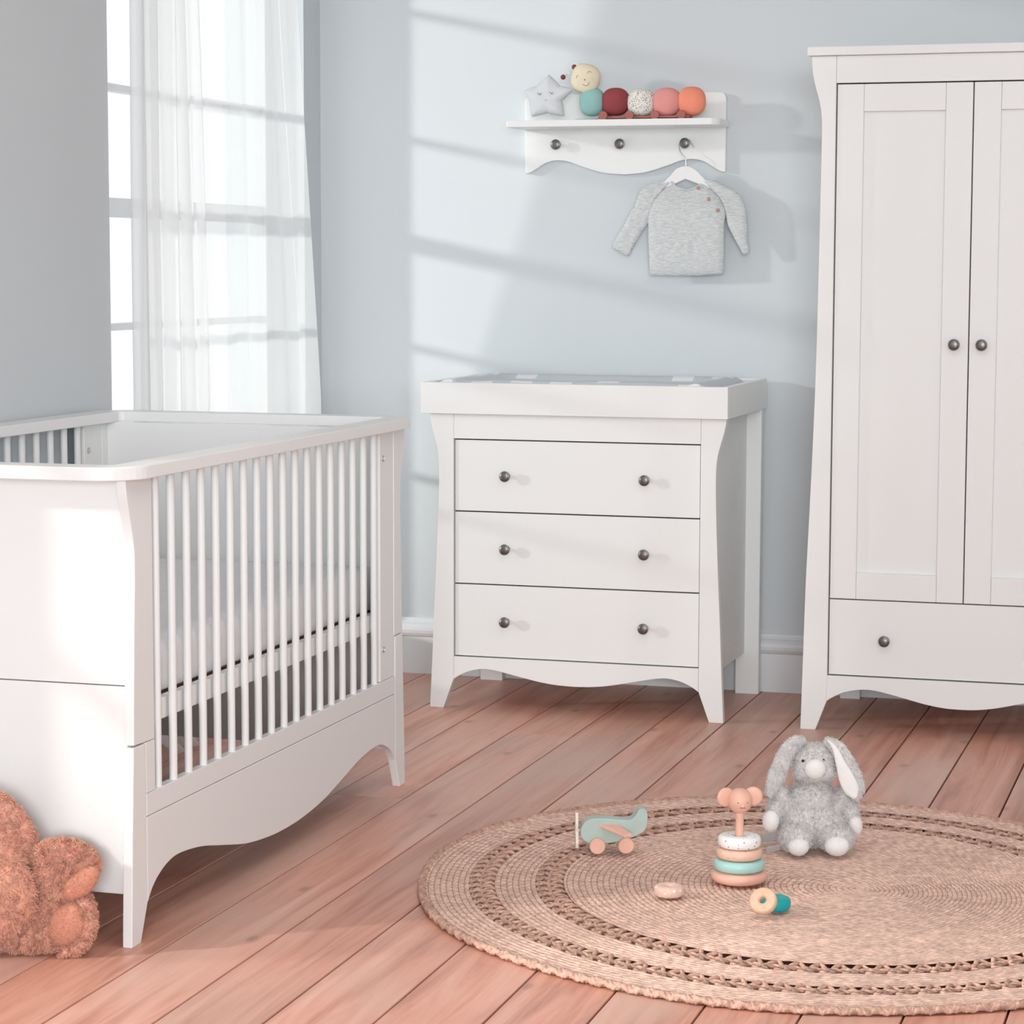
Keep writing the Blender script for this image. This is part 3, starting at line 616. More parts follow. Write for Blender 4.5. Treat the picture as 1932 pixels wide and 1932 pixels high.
def rug():
    NT, per, NC = 840, 4, 72; pitch = 1.0/NC; bands = ((0.835, 0.893), (0.675, 0.74))
    V = []; UV = []; F = []; rows = NC*per; prof = [0.15, 0.75, 1.0, 0.75]
    arr = np.zeros((rows+1, NT, 3)); uv = np.zeros((rows+1, NT+1, 2)); holes = []
    for r in range(rows+1):
        t = max(r/rows, 0.002); inb = any(a < (r+0.5)/rows < b for a, b in bands); holes.append(inb)
        near = any(abs(t-a) < 0.006 for ab in bands for a in ab)
        for i in range(NT):
            th = 2*PI*i/NT; x, y = rug_pt(t, th)
            z = 0.0060+0.0026*prof[r % per]
            z += 0.0012*noise.noise(Vector((x*40, y*40, 0)))+0.004*(0.5+0.5*noise.noise(Vector((x*3, y*3, 7))))
            if r == rows: z = 0.003
            arr[r, i] = (x, y, z)
        uv[r, :, 0] = [2*PI*k/NT*t*0.765 for k in range(NT+1)]; uv[r, :, 1] = r/per
    faces = []; fuv = []
    for r in range(rows):
        if holes[r]: continue
        for i in range(NT):
            j = (i+1) % NT; faces.append((r*NT+i, (r+1)*NT+i, (r+1)*NT+j, r*NT+j)); fuv += [uv[r, i], uv[r+1, i], uv[r+1, i+1], uv[r, i+1]]
    base = arr.reshape(-1, 3)
    bm = nb(); rs = random.Random(3)
    def P(t, th, z): x, y = rug_pt(t, th); return Vector((x, y, z))
    for (a, b) in bands:
        c = (a+b)/2; n = int(2*PI*c*0.765/0.037)
        for row, (t0, t1) in enumerate(((a-0.004, c+0.003), (c-0.003, b+0.004))):
            for k in range(n):
                th = 2*PI*(k+0.5*row)/n+rs.uniform(-.1, .1)/n; dth = 2*PI/n
                sgn = 1 if row == 0 else -1
                for off, w_ in ((-0.45, 0.0038), (0.42, 0.0036)):
                    ptsx = [P(t0, th, 0.006), P(t0+(t1-t0)*0.35, th+off*dth*0.25, 0.009+0.003*rs.random()), P(t0+(t1-t0)*0.7, th+off*dth*0.7*sgn, 0.009), P(t1, th+off*dth, 0.006)]
                    tube(bm, ptsx, [w_*0.8, w_*1.15, w_*1.1, w_*0.8], 6, cap=False)
        # middle braid between the two rows of openings
        for q in range(2):
            ptsx = [P(c+0.0022*math.sin(i*0.9+q*PI), 2*PI*i/700, 0.0075+0.0022*math.cos(i*0.9+q*PI)) for i in range(701)]
            tube(bm, ptsx, 0.0032, 6, cap=False)
    for q in range(3):      # plaited outer border
        ptsx = [P(1.0+0.0045*math.sin(i*0.85+q*2*PI/3), 2*PI*i/1000, 0.0085+0.0035*math.cos(i*1.7+q*2*PI/3)) for i in range(1001)]
        tube(bm, ptsx, 0.0050, 7, cap=False)
    me0 = bpy.data.meshes.new('t'); bm.to_mesh(me0); bm.free()
    n0 = len(base); v2 = np.zeros(len(me0.vertices)*3); me0.vertices.foreach_get('co', v2); v2 = v2.reshape(-1, 3)
    f2 = [tuple(n0+i for i in p.vertices) for p in me0.polygons]
    me = bpy.data.meshes.new('rug'); me.from_pydata([tuple(v) for v in np.vstack((base, v2))], [], faces+f2); me.update()
    ul = me.uv_layers.new(name='UVMap'); flat = np.zeros((len(me.loops), 2)); flat[:len(fuv)] = np.array(fuv); ul.data.foreach_set('uv', flat.ravel())
    mi = np.zeros(len(me.polygons), dtype=np.int32); mi[len(faces):] = 1; me.materials.append(rug_material()); me.materials.append(M['jute_rope']); me.polygons.foreach_set('material_index', mi)
    me.polygons.foreach_set('use_smooth', np.ones(len(me.polygons), dtype=bool)); me.update()
    o = bpy.data.objects.new('rug', me); COL.objects.link(o); tag(o, 'round braided jute rug with two openwork rings on the floorboards', 'rug')
rug()
RZ = 0.0150     # top of the rug

# ------------------------------------------------------------------ stacking toy
def stacking_toy():
    p = atZ(1394, 1663, RZ); c = (p.x, p.y); T = thing('stacking_toy', (p.x, p.y, RZ), 'wooden elephant-headed stacking toy standing on the rug in front of the rabbit', 'stacking toy')
    bm = nb(); lathe(bm, [(0, 0), (0.040, 0), (0.050, 0.004), (0.0545, 0.011), (0.053, 0.018), (0.046, 0.0225), (0, 0.023)], (*c, RZ), seg=48); tag(finish('base', bm, M['pink_wood'], T, smooth=True), 'peach disc base')
    z1 = RZ+0.023
    bm = nb(); lathe(bm, [(0, 0), (0.0078, 0), (0.0078, 0.125), (0, 0.125)], (*c, z1), seg=24); finish('peg', bm, M['pink_wood'], T, smooth=True, autos=0.6)
    hz = RZ+0.158; vdir = Vector((-p.x*0.9, -p.y, 0)).normalized(); vdir = Vector((0.45, -0.9, 0)).normalized(); side = Vector((0, 0, 1)).cross(vdir).normalized()
    hc = Vector((*c, hz)); bm = nb(); ellipsoid(bm, hc, (0.0240, 0.0240, 0.0245), sub=4)
    # short trunk bump
    head = finish('head', bm, M['pink_wood'], T, smooth=True); tag(head, 'round elephant head')
    bm = nb(); ellipsoid(bm, hc+vdir*0.0228+Vector((0, 0, -0.0055)), (0.0045, 0.0045, 0.0035), sub=3); finish('trunk', bm, M['pink_wood'], head, smooth=True)
    for s in (-1, 1):
        bm = nb(); ax = (vdir*0.95+side*s*-0.25).normalized()
        lathe(bm, [(0, -0.004), (0.014, -0.004), (0.0175, -0.003), (0.019, 0), (0.0175, 0.003), (0.014, 0.004), (0, 0.004)], hc+side*s*0.027+vdir*(-0.004)+Vector((0, 0, 0.007)), ax, 32)
        finish('ear', bm, M['pink_wood'], head, smooth=True)
        bm = nb(); d = (vdir+side*s*0.42+Vector((0, 0, 0.02))).normalized(); ellipsoid(bm, hc+d*0.0238, (0.0012, 0.0012, 0.0012), sub=2); finish('eye', bm, M['thread'], head, smooth=True)
    bm = nb(); tube(bm, [hc+(vdir+side*a+Vector((0, 0, -0.42-0.05*abs(a)*2))).normalized()*0.0242 for a in (-0.25, -0.1, 0.1, 0.25)], 0.0006, 6); finish('mouth', bm, M['thread'], head)
    G = 'wooden stacking rings'
    z = z1
    for R, h, m, lab in ((0.0495, 0.0235, 'mint', 'mint green wooden ring lowest on the elephant stacking toy'), (0.0445, 0.0215, 'ring_peach', 'peach speckled wooden ring on the peg above the mint ring'), (0.0415, 0.0245, 'ring_white', 'white speckled wooden ring topmost on the elephant stacking toy')):
        bm = nb(); torus_ring(bm, (*c, z+h/2), R, 0.0095, h); tag(finish('stacking_ring', bm, M[m], smooth=True), lab, 'stacking ring', G); z += h
    q = atZ(1262, 1690, RZ); bm = nb(); torus_ring(bm, (q.x, q.y, RZ+0.0105), 0.0285, 0.0055, 0.021)
    tag(finish('stacking_ring', bm, M['ring_blush'], smooth=True), 'blush speckled wooden ring lying flat on the rug below the toy plane', 'stacking ring', G)
    q = atZ(1461, 1716, RZ); bm = nb(); torus_ring(bm, (q.x, q.y, RZ+0.0125), 0.0300, 0.0075, 0.0235)
    tag(finish('stacking_ring', bm, M['teal'], smooth=True), 'teal wooden ring lying on the rug behind the beech ring', 'stacking ring', G)
    q = atZ(1437, 1733, RZ); ax = Vector((-0.10, -0.80, 0.60)).normalized(); bm = nb(); torus_ring(bm, (q.x, q.y+0.014, RZ+0.0285), 0.0255, 0.0058, 0.019, axis=ax)
    tag(finish('stacking_ring', bm, M['tan_wood'], smooth=True), 'plain beech ring tilted against the teal ring on the rug', 'stacking ring', G)
stacking_toy()

# ------------------------------------------------------------------ toy plane
def toy_plane():
    a = atZ(1096, 1600, RZ+0.02); b = atZ(1205, 1585, RZ+0.02)
    # local frame: u along the fuselage (nose to tail), v sideways (towards camera), z up
    o = atZ(1143, 1606, RZ); u = Vector((0.93, 0.37, 0)).normalized(); v = Vector((u.y, -u.x, 0)); v = v if v.y < 0 else -v
    T = thing('toy_plane', (o.x, o.y, RZ), 'sage green wooden toy plane on pink wheels at the rug edge', 'toy plane')
    def P(s, d, z): return Vector((o.x, o.y, RZ))+u*s+v*d+Vector((0, 0, z))
    def ext(name, pts, d0, d1, m, bev=0.002):
        bm = nb(); A = [bm.verts.new(P(s, d0, z)) for s, z in pts]; B = [bm.verts.new(P(s, d1, z)) for s, z in pts]; n = len(pts)
        bm.faces.new(A); bm.faces.new(B[::-1])
        for i in range(n): bm.faces.new((A[i], B[i], B[(i+1) % n], A[(i+1) % n]))
        return finish(name, bm, m, T, bevel=bev, seg=3)
    body = spline([(-0.053, 0.050), (-0.045, 0.063), (-0.028, 0.071), (-0.005, 0.071), (0.03, 0.068), (0.046, 0.067), (0.056, 0.073), (0.066, 0.088), (0.079, 0.087), (0.083, 0.070), (0.078, 0.046), (0.055, 0.032), (0.02, 0.022), (-0.02, 0.019), (-0.040, 0.022), (-0.052, 0.034), (-0.053, 0.050)], 5)[:-1]
    ext('fuselage', body, -0.016, 0.016, M['sage'])
    for s in (-1, 1):
        pts = [(-0.016, 0.016), (0.022, 0.016), (0.046, 0.056), (0.030, 0.062)]
        bm = nb(); A = []; B = []
        for q, d in pts: dz = 0.055-0.26*(d-0.016); A.append(bm.verts.new(P(q, s*d, dz-0.002))); B.append(bm.verts.new(P(q, s*d, dz+0.004)))
        bm.faces.new(A); bm.faces.new(B[::-1])
        for i in range(4): bm.faces.new((A[i], B[i], B[(i+1) % 4], A[(i+1) % 4]))
        tag(finish('wing', bm, M['pink_wood'], T, bevel=0.0018, seg=3), 'pale pink wing')
    for s0 in (-0.020, 0.038):
        for s in (-1, 1):
            bm = nb(); lathe(bm, [(0, 0), (0.0145, 0), (0.016, 0.0015), (0.016, 0.0085), (0.0145, 0.010), (0, 0.010)], P(s0, s*0.0165, 0.016), v*s, 32); tag(finish('wheel', bm, M['pink_wood'], T, smooth=True, autos=0.7), 'round pink wheel')
    bm = nb(); ax = -u
    for k in range(2):
        ang = math.radians(90+180*k+8); d = Vector((0, 0, 1))*math.sin(ang)+v*math.cos(ang); e = ax.cross(d)
        ptsx = [P(-0.0565, 0, 0.044)+d*r for r in (0, 0.012, 0.026, 0.036)]; ws = (0.003, 0.0065, 0.0075, 0.004)
        A = [bm.verts.new(p+e*w_+ax*h) for h in (0, 0.006) for p, w_ in list(zip(ptsx, ws))+list(zip(ptsx[::-1], [-x for x in ws[::-1]]))]
        n = 8; bm.faces.new(A[:n]); bm.faces.new(A[n:][::-1])
        for i in range(n): bm.faces.new((A[i], A[n+i], A[n+(i+1) % n], A[(i+1) % n]))
    tag(finish('propeller', bm, M['blush'], T, bevel=0.0008), 'cream propeller')
    bm = nb(); tube(bm, [P(-0.0525, 0, 0.044), P(-0.062, 0, 0.044)], 0.0035, 12); finish('propeller_hub', bm, M['tan_wood'], T, smooth=True, autos=0.6)
M['blush'] = mat('cream_painted_wood', (0.78, 0.68, 0.62), 0.45, var=0.05)
toy_plane()

# ------------------------------------------------------------------ plush rabbit
def rabbit():
    o = atZ(1524, 1608, RZ)        # point under the tummy between the feet
    T = thing('plush_rabbit', (o.x, o.y+0.02, RZ), 'grey plush rabbit with long white-lined ears sitting on the rug', 'plush rabbit')
    f = Vector((0.30, -0.954, 0)); r = Vector((0.954, 0.30, 0)); Q = Matrix(((r.x, f.x, 0), (r.y, f.y, 0), (0, 0, 1)))   # local x right(in picture), y to camera, z up
    k = 1/0.937   # metres per 1000 px here
    def S(px, py, d=0.0):   # picture offset in px from the feet line -> local
        return Vector(((px-1524)*k/1000, d, (1615-py)*k/1000*1.0+RZ*0))
    def Wd(l): return Vector((o.x, o.y+0.035, RZ+0.003))+Q@l
    def el(bm, c, rad, ang=0.0, tilt=0.0, sub=3):
        R = Q@Matrix.Rotation(ang, 3, 'Y')@Matrix.Rotation(tilt, 3, 'X'); ellipsoid(bm, Wd(c), rad, R, sub)
    bm = nb()
    el(bm, Vector((0.002, 0.0, 0.052)), (0.072, 0.050, 0.050)); el(bm, Vector((0.002, -0.004, 0.093)), (0.050, 0.044, 0.050)); el(bm, Vector((0.004, -0.010, 0.130)), (0.034, 0.034, 0.032))
    el(bm, Vector((0.003, 0.004, 0.175)), (0.0455, 0.040, 0.040)); el(bm, Vector((0.003, 0.022, 0.160)), (0.043, 0.024, 0.023))
    # arms
    for s, a in ((-1, 0.42), (1, -0.45)):
        el(bm, Vector((s*0.061+0.001, 0.010, 0.102)), (0.0175, 0.021, 0.044), ang=-s*-0.42)
        el(bm, Vector((s*0.077, 0.022, 0.078)), (0.0165, 0.018, 0.025), ang=0)
    # legs
    el(bm, Vector((-0.036, 0.036, 0.030)), (0.034, 0.045, 0.030)); el(bm, Vector((0.044, 0.036, 0.030)), (0.037, 0.045, 0.030))
    bm = remesh(bm, 0.003, 3); fur(bm, 26000, 0.0065, 0.00055, comb=Vector((0, 0, -0.5)), rnd=0.55, seed=2, curl=0.9)
    B = finish_fur('body', bm, M['grey_fur'], T); tag(B, 'fluffy grey body with head, arms and legs')
    def pad(name, c, rad, ang=0, tilt=0, m='white_fur', n=1200, par=T):
        bm = nb(); el(bm, c, rad, ang, tilt, sub=4); fur(bm, n, 0.003, 0.0004, rnd=0.5, seed=5); x = finish_fur(name, bm, M[m], par); return x
    tag(pad('hand', Vector((-0.0865, 0.036, 0.062)), (0.0165, 0.016, 0.0225), 0.12), 'white paw'); tag(pad('hand', Vector((0.0850, 0.026, 0.055)), (0.0140, 0.016, 0.0235), -0.30), 'white paw')
    tag(pad('foot', Vector((-0.0350, 0.073, 0.0185)), (0.0215, 0.019, 0.0185)), 'white foot'); tag(pad('foot', Vector((0.0420, 0.075, 0.0200)), (0.0245, 0.019, 0.0205)), 'white foot')
    tag(pad('muzzle', Vector((0.000, 0.044, 0.170)), (0.0215, 0.014, 0.0200)), 'white muzzle')
    for x, z in ((-0.0235, 0.1855), (0.0175, 0.1870)):
        bm = nb(); el(bm, Vector((x, 0.0375, z)), (0.0030, 0.003, 0.0030)); finish('eye', bm, M['black'], T, smooth=True)
    bm = nb(); tube(bm, [Wd(Vector((x, 0.0580, z))) for x, z in ((-0.0035, 0.1755), (0.0, 0.1738), (0.0035, 0.1755))], 0.0007, 6); finish('nose_stitch', bm, M['white_fur'], T)
    # ears: flattened drooping lobes
    def ear(path, wid, flatd, m, name, n, lift=0.0):
        bm = nb(); P = spline([tuple(p) for p in path], 6); W_ = spline([(w_, 0, 0) for w_ in wid], 6); rings = []; seg = 14
        for i, p in enumerate(P):
            p = Vector(p); t = (Vector(P[min(i+1, len(P)-1)])-Vector(P[max(i-1, 0)])).normalized(); nrm = Vector((0, 1, 0)); sd = t.cross(nrm).normalized(); nn = sd.cross(t)
            w_ = W_[i][0]; rings.append([bm.verts.new(Wd(p+nn*lift+sd*w_*math.cos(2*PI*q/seg)+nn*flatd*math.sin(2*PI*q/seg))) for q in range(seg)])
        for A, B_ in zip(rings[:-1], rings[1:]):
            for q in range(seg): bm.faces.new((A[q], A[(q+1) % seg], B_[(q+1) % seg], B_[q]))
        bm.faces.new(rings[0][::-1]); bm.faces.new(rings[-1]); bmesh.ops.recalc_face_normals(bm, faces=bm.faces[:])
        if n: fur(bm, n, 0.005 if m == 'grey_fur' else 0.0022, 0.0005, rnd=0.5, seed=9, curl=0.6)
        return finish_fur(name, bm, M[m], T)
    eL = [Vector(((x-1524)*k/1000, d, (1615-y)*k/1000)) for x, y, d in ((1508, 1406, 0.012), (1488, 1410, 0.020), (1472, 1428, 0.026), (1460, 1455, 0.030), (1449, 1482, 0.034), (1438, 1510, 0.036))]
    tag(ear(eL, (0.006, 0.014, 0.0165, 0.018, 0.0165, 0.006), 0.0055, 'grey_fur', 'ear', 4500), 'grey floppy ear')
    eR = [Vector(((x-1524)*k/1000, d, (1615-y)*k/1000)) for x, y, d in ((1546, 1406, 0.012), (1566, 1418, 0.024), (1583, 1444, 0.034), (1595, 1472, 0.038), (1602, 1498, 0.040), (1604, 1516, 0.040))]
    e2 = ear(eR, (0.007, 0.015, 0.018, 0.0205, 0.019, 0.006), 0.0055, 'grey_fur', 'ear', 4500)
    eI = [Vector(((x-1524)*k/1000, d, (1615-y)*k/1000)) for x, y, d in ((1550, 1405, 0.022), (1562, 1418, 0.033), (1573, 1446, 0.041), (1584, 1474, 0.045), (1594, 1496, 0.047), (1600, 1510, 0.047))]
    tag(e2, 'grey floppy ear'); li = ear(eI, (0.002, 0.0055, 0.0105, 0.0160, 0.0150, 0.005), 0.0045, 'white_fur', 'ear_lining', 900); tag(li, 'white ear lining')
    # cloth tags behind
    bm = nb(); pts = [(-0.055, -0.02, 0.022), (-0.086, 0.02, 0.026), (-0.100, 0.028, 0.020)]
    for (c0, w0, nm, sz, z) in (((-0.088, 0.012, 0.0225), 0, 'gift_tag', (0.017, 0.010), 0.0), ((-0.080, 0.030, 0.003), 0, 'care_label', (0.014, 0.006), 0.0)):
        b2 = nb(); c0 = Vector(c0); A = []
        for h in (0, 0.0012):
            for x, y in ((-sz[0], -sz[1]), (sz[0], -sz[1]), (sz[0], sz[1]), (-sz[0], sz[1])): A.append(b2.verts.new(Wd(c0+Vector((x, y*0.6, h+y*1.0+x*0.2)))))
        b2.faces.new(A[:4]); b2.faces.new(A[4:][::-1])
        for i in range(4): b2.faces.new((A[i], A[4+i], A[4+(i+1) % 4], A[(i+1) % 4]))
        finish(nm, b2, M['tagc'], T)
    bm.free()
M['tagc'] = mat('grey_label_cloth', (0.52, 0.52, 0.53), 0.8, var=0.05)
rabbit()

# ------------------------------------------------------------------ big rust plush toy, cut by the left edge
def big_plush():
    T = thing('plush_toy', (-2.05, 3.70, 0), 'rust pink curly plush toy with coral linings slumped by the cot foot', 'plush toy')
    f = Vector((0.30, -0.954, 0)); r = Vector((0.954, 0.30, 0)); Q = Matrix(((r.x, f.x, 0), (r.y, f.y, 0), (0, 0, 1)))
    base = atZ(90, 1806, 0.0)+Vector((0, 0.03, 0)); k = 1/1.085
    def Wp(px, py, d): return base+Q@Vector(((px-90)*k/1000, d, (1812-py)*k/1000))
    def el(bm, px, py, d, rad, ang=0.0, sub=3): ellipsoid(bm, Wp(px, py, d), rad, Q@Matrix.Rotation(math.radians(ang), 3, 'Y'), sub)
    bm = nb()   # body and arm
    el(bm, -60, 1640, -0.02, (0.11, 0.05, 0.13)); el(bm, -5, 1640, 0.012, (0.040, 0.036, 0.085), -25); el(bm, 15, 1690, 0.03, (0.045, 0.038, 0.060), -10); el(bm, -5, 1730, 0.034, (0.045, 0.034, 0.036)); el(bm, -90, 1760, -0.01, (0.12, 0.06, 0.055))
    bm = remesh(bm, 0.004, 4); fur(bm, 34000, 0.010, 0.0009, comb=Vector((0.1, 0, -0.7)), rnd=0.45, seed=11, curl=1.9, keep=lambda p: atc(p)); finish_fur('body', bm, M['rust_fur'], T)
    bm = nb()   # lower lobe of the folded ear
    el(bm, 60, 1765, 0.0, (0.085, 0.034, 0.043), -8); el(bm, 125, 1745, 0.004, (0.036, 0.030, 0.052), 20); el(bm, 80, 1715, 0.0, (0.045, 0.030, 0.045))
    for qx, qy in ((151, 1712), (157, 1730), (159, 1750), (155, 1769), (146, 1785), (131, 1797), (112, 1803)): el(bm, qx, qy, 0.024, (0.0115, 0.014, 0.0125))
    bm = remesh(bm, 0.004, 4); fur(bm, 24000, 0.009, 0.0009, comb=Vector((0.0, 0, -0.3)), rnd=0.45, seed=12, curl=1.9); finish_fur('leg', bm, M['rust_fur'], T)
    bm = nb()   # upper lobe
    el(bm, 115, 1632, 0.010, (0.058, 0.030, 0.036), 15); el(bm, 95, 1668, 0.010, (0.036, 0.030, 0.046), -20)
    bm = remesh(bm, 0.004, 4); fur(bm, 17000, 0.009, 0.0009, comb=Vector((0.0, 0, -0.2)), rnd=0.45, seed=13, curl=1.9); finish_fur('paw', bm, M['rust_fur'], T)
    bm = nb(); el(bm, 143, 1668, 0.030, (0.039, 0.014, 0.023), -38); bm = remesh(bm, 0.003, 3); fur(bm, 5000, 0.003, 0.0005, rnd=0.5, seed=14); tag(finish_fur('paw_lining', bm, M['coral_velour'], T), 'smooth coral lining')
    bm = nb(); el(bm, 119, 1749, 0.026, (0.043, 0.015, 0.034), -52); bm = remesh(bm, 0.003, 3); fur(bm, 6000, 0.003, 0.0005, rnd=0.5, seed=15); tag(finish_fur('leg_lining', bm, M['coral_velour'], T), 'smooth coral lining')
def atc(p):      # pile only where the toy comes near the frame
    return p.x > -2.16
big_plush()

# ------------------------------------------------------------------ shelf toys
def star():
    YS = 6.672; T = thing('plush_star', (-1.912, YS, 1.590), 'pale grey plush star with a sleeping face on the wall shelf', 'plush star')
    M['star'] = mat('pale_grey_jersey', (0.66, 0.685, 0.71), 0.9, var=0.03, bump=0.3, bscale=300)
    c = atY(1035, 192, YS); tips = [(1036, 139), (1083, 168), (1066, 220.5), (1002, 221.5), (988, 170)]; inn = [(1057, 162), (1060, 190), (1033, 213), (999, 192), (1013, 162)]
    out = []
    for i in range(5):
        t = atY(*tips[i], YS); n_ = atY(*inn[i], YS); p = atY(*inn[i-1], YS)
        tv = Vector((t.x, t.z)); nv = Vector((n_.x, n_.z)); pv = Vector((p.x, p.z)); w_ = 0.16
        cc2 = Vector((c.x, c.z)); bl = lambda p_, s: p_+(p_-cc2).normalized()*0.0
        ax2 = (tv-cc2).normalized(); nr = Vector((-ax2.y, ax2.x)); sa = 1 if (pv-cc2).dot(nr) > 0 else -1; tv = tv-ax2*0.002
        def edge(q0, s, sg): return q0.lerp(tv, s)+nr*sg*0.0016*math.sin(PI*min(1, s*0.62+0.38))
        for s in (0.25, 0.5, 0.72, 0.88): out.append(edge(pv, s, sa))
        out.append(pv.lerp(tv, 0.97)*0.5+nv.lerp(tv, 0.97)*0.5)
        for s in (0.88, 0.72, 0.5, 0.25): out.append(edge(nv, s, -sa))
        out.append(nv)
    bm = nb(); pillow(bm, out, (c.x, c.z), 0.021, 9, 2.4, toP=lambda u, v, h: Vector((u, YS-h, v)))
    finish('body', bm, M['star'], T, smooth=True)
    def arc(px, py, w_, d, up=1):
        return [atY(px+w_*a, py+d*(1-a*a)*up, YS-0.0215+0.001*abs(a)) for a in (-1, -0.5, 0, 0.5, 1)]
    for px, py in ((1018, 175), (1041, 173.5)):
        bm = nb(); tube(bm, arc(px, py, 3.2, 3.0), 0.0005, 6)
        for a in (-1, -.4, .3): q = atY(px+3.2*a, py+3.0*(1-a*a), YS-0.0215); q2 = atY(px+3.2*a+a*1.2, py+3.0*(1-a*a)+2.2, YS-0.0215); tube(bm, [q, q2], 0.0004, 5)
        finish('closed_eye', bm, M['thread'], T)
    bm = nb(); tube(bm, arc(1030.5, 188, 2.6, 1.8), 0.0005, 6); finish('mouth', bm, M['thread'], T)
star()
def caterpillar():
    YS = 6.690; T = thing('caterpillar_toy', (-1.66, YS, 1.590), 'fabric caterpillar pull toy with a cream smiling head and coloured segments on the wall shelf', 'pull toy')
    cols = {'cream': (0.78, 0.70, 0.53), 'teal': (0.28, 0.50, 0.48), 'burg': (0.27, 0.045, 0.05), 'pink': (0.74, 0.30, 0.28), 'coral': (0.85, 0.28, 0.18), 'wheel': (0.40, 0.14, 0.115)}
    for k_, c_ in cols.items(): M['c_'+k_] = mat('felt_'+k_, c_, 0.85, var=0.05, bump=0.25, bscale=300)
    def seg(name, x0, x1, y0, y1, m, lab, sq=0.0, rot=0):
        a = atY(x0, y0, YS); b = atY(x1, y1, YS); c = (a+b)/2; c.y = YS; rx = (b.x-a.x)/2; rz = (a.z-b.z)/2; bm = nb()
        ellipsoid(bm, (0, 0, 0), (1, 1, 1), sub=4)
        for v in bm.verts:
            q = v.co.copy(); e = 0.82
            q = Vector([math.copysign(abs(t)**e, t) for t in q]) if sq else q
            q = Matrix.Rotation(rot, 3, 'Y')@Vector((q.x*rx, q.y*0.026, q.z*rz)); v.co = c+q
        return tag(finish(name, bm, M[m], T, smooth=True), lab)
    seg('segment', 1279, 1331, 164, 218, 'c_coral', 'coral segment', 1); seg('segment', 1231, 1285, 166, 219, 'c_pink', 'pink segment', 1)
    seg('segment', 1184, 1237, 168, 219, 'dots', 'black dotted white segment', 1); seg('segment', 1136, 1187, 166, 218, 'c_burg', 'burgundy segment', 1); seg('segment', 1094, 1141, 166, 219, 'c_teal', 'teal segment', 1)
    hd = seg('head', 1078, 1132, 121, 176, 'c_cream', 'cream head with smiling face', 1, 0.25)
    def P(x, y, d=-0.0265): return atY(x, y, YS+d)
    def arc(px, py, w_, d, rot):
        out = []
        for a in (-1, -.5, 0, .5, 1):
            x, y = w_*a, d*(1-a*a); c, s = math.cos(rot), math.sin(rot); out.append(P(px+x*c-y*s, py+x*s+y*c, -0.0245))
        return out
    for px, py in ((1091, 146), (1112, 138)):
        bm = nb(); tube(bm, arc(px, py, 4.2, -3.6, -0.35), 0.00055, 6); finish('closed_eye', bm, M['thread'], hd)
    bm = nb(); tube(bm, arc(1105.5, 157, 6.5, 5, -0.3), 0.0006, 6); finish('mouth', bm, M['thread'], hd)
    bm = nb(); ellipsoid(bm, P(1103, 150.5, -0.0265), (0.0016,)*3, sub=2); finish('nose', bm, M['black'], hd, smooth=True)
    bm = nb(); ellipsoid(bm, P(1116, 149, -0.0215), (0.0042, 0.0012, 0.0042), sub=2); finish('cheek', bm, M['c_pink'], hd, smooth=True)
    for pts in ([(1088, 138), (1080, 138), (1072, 139), (1066, 144)], [(1102, 124), (1098, 121), (1092, 121), (1087, 125)]):
        bm = nb(); tube(bm, [P(x, y, -0.002) for x, y in pts], 0.0022, 8); an = tag(finish('antenna', bm, M['dots'], hd, smooth=True), 'dotted antenna')
        x, y = pts[-1]; bm = nb(); ellipsoid(bm, P(x-3.5, y+1.5, -0.002), (0.0072,)*3, sub=3); tag(finish('antenna_ball', bm, M['c_burg'], hd, smooth=True), 'burgundy antenna ball')
    boxo('chassis', (atY(1132, 215, YS).x, atY(1304, 215, YS).x, YS-0.020, YS+0.020, 1.5945, 1.6005), M['c_wheel'], T)
    for px in (1137.5, 1187, 1235, 1285):
        for d in (-0.0275, 0.0215):
            q = atY(px, 212.5, YS-0.0275); bm = nb(); lathe(bm, [(0, 0), (0.0112, 0), (0.0121, 0.001), (0.0121, 0.006), (0.0112, 0.007), (0, 0.007)], (q.x, YS+d+0.0065, 1.5903+0.0121), Vector((0, -1, 0)), 28)
            tag(finish('wheel', bm, M['c_wheel'], T, smooth=True, autos=0.7), 'terracotta wooden wheel')
    bm = nb(); tube(bm, [(atY(x, 215, YS).x, YS-d, 1.5925) for x, d in ((1132, 0.018), (1120, 0.03), (1105, 0.026), (1092, 0.016), (1086, 0.004), (1092, -0.01), (1104, -0.012))], 0.002, 8); tag(finish('pull_cord', bm, M['c_teal'], T, smooth=True), 'teal pull cord')
caterpillar()

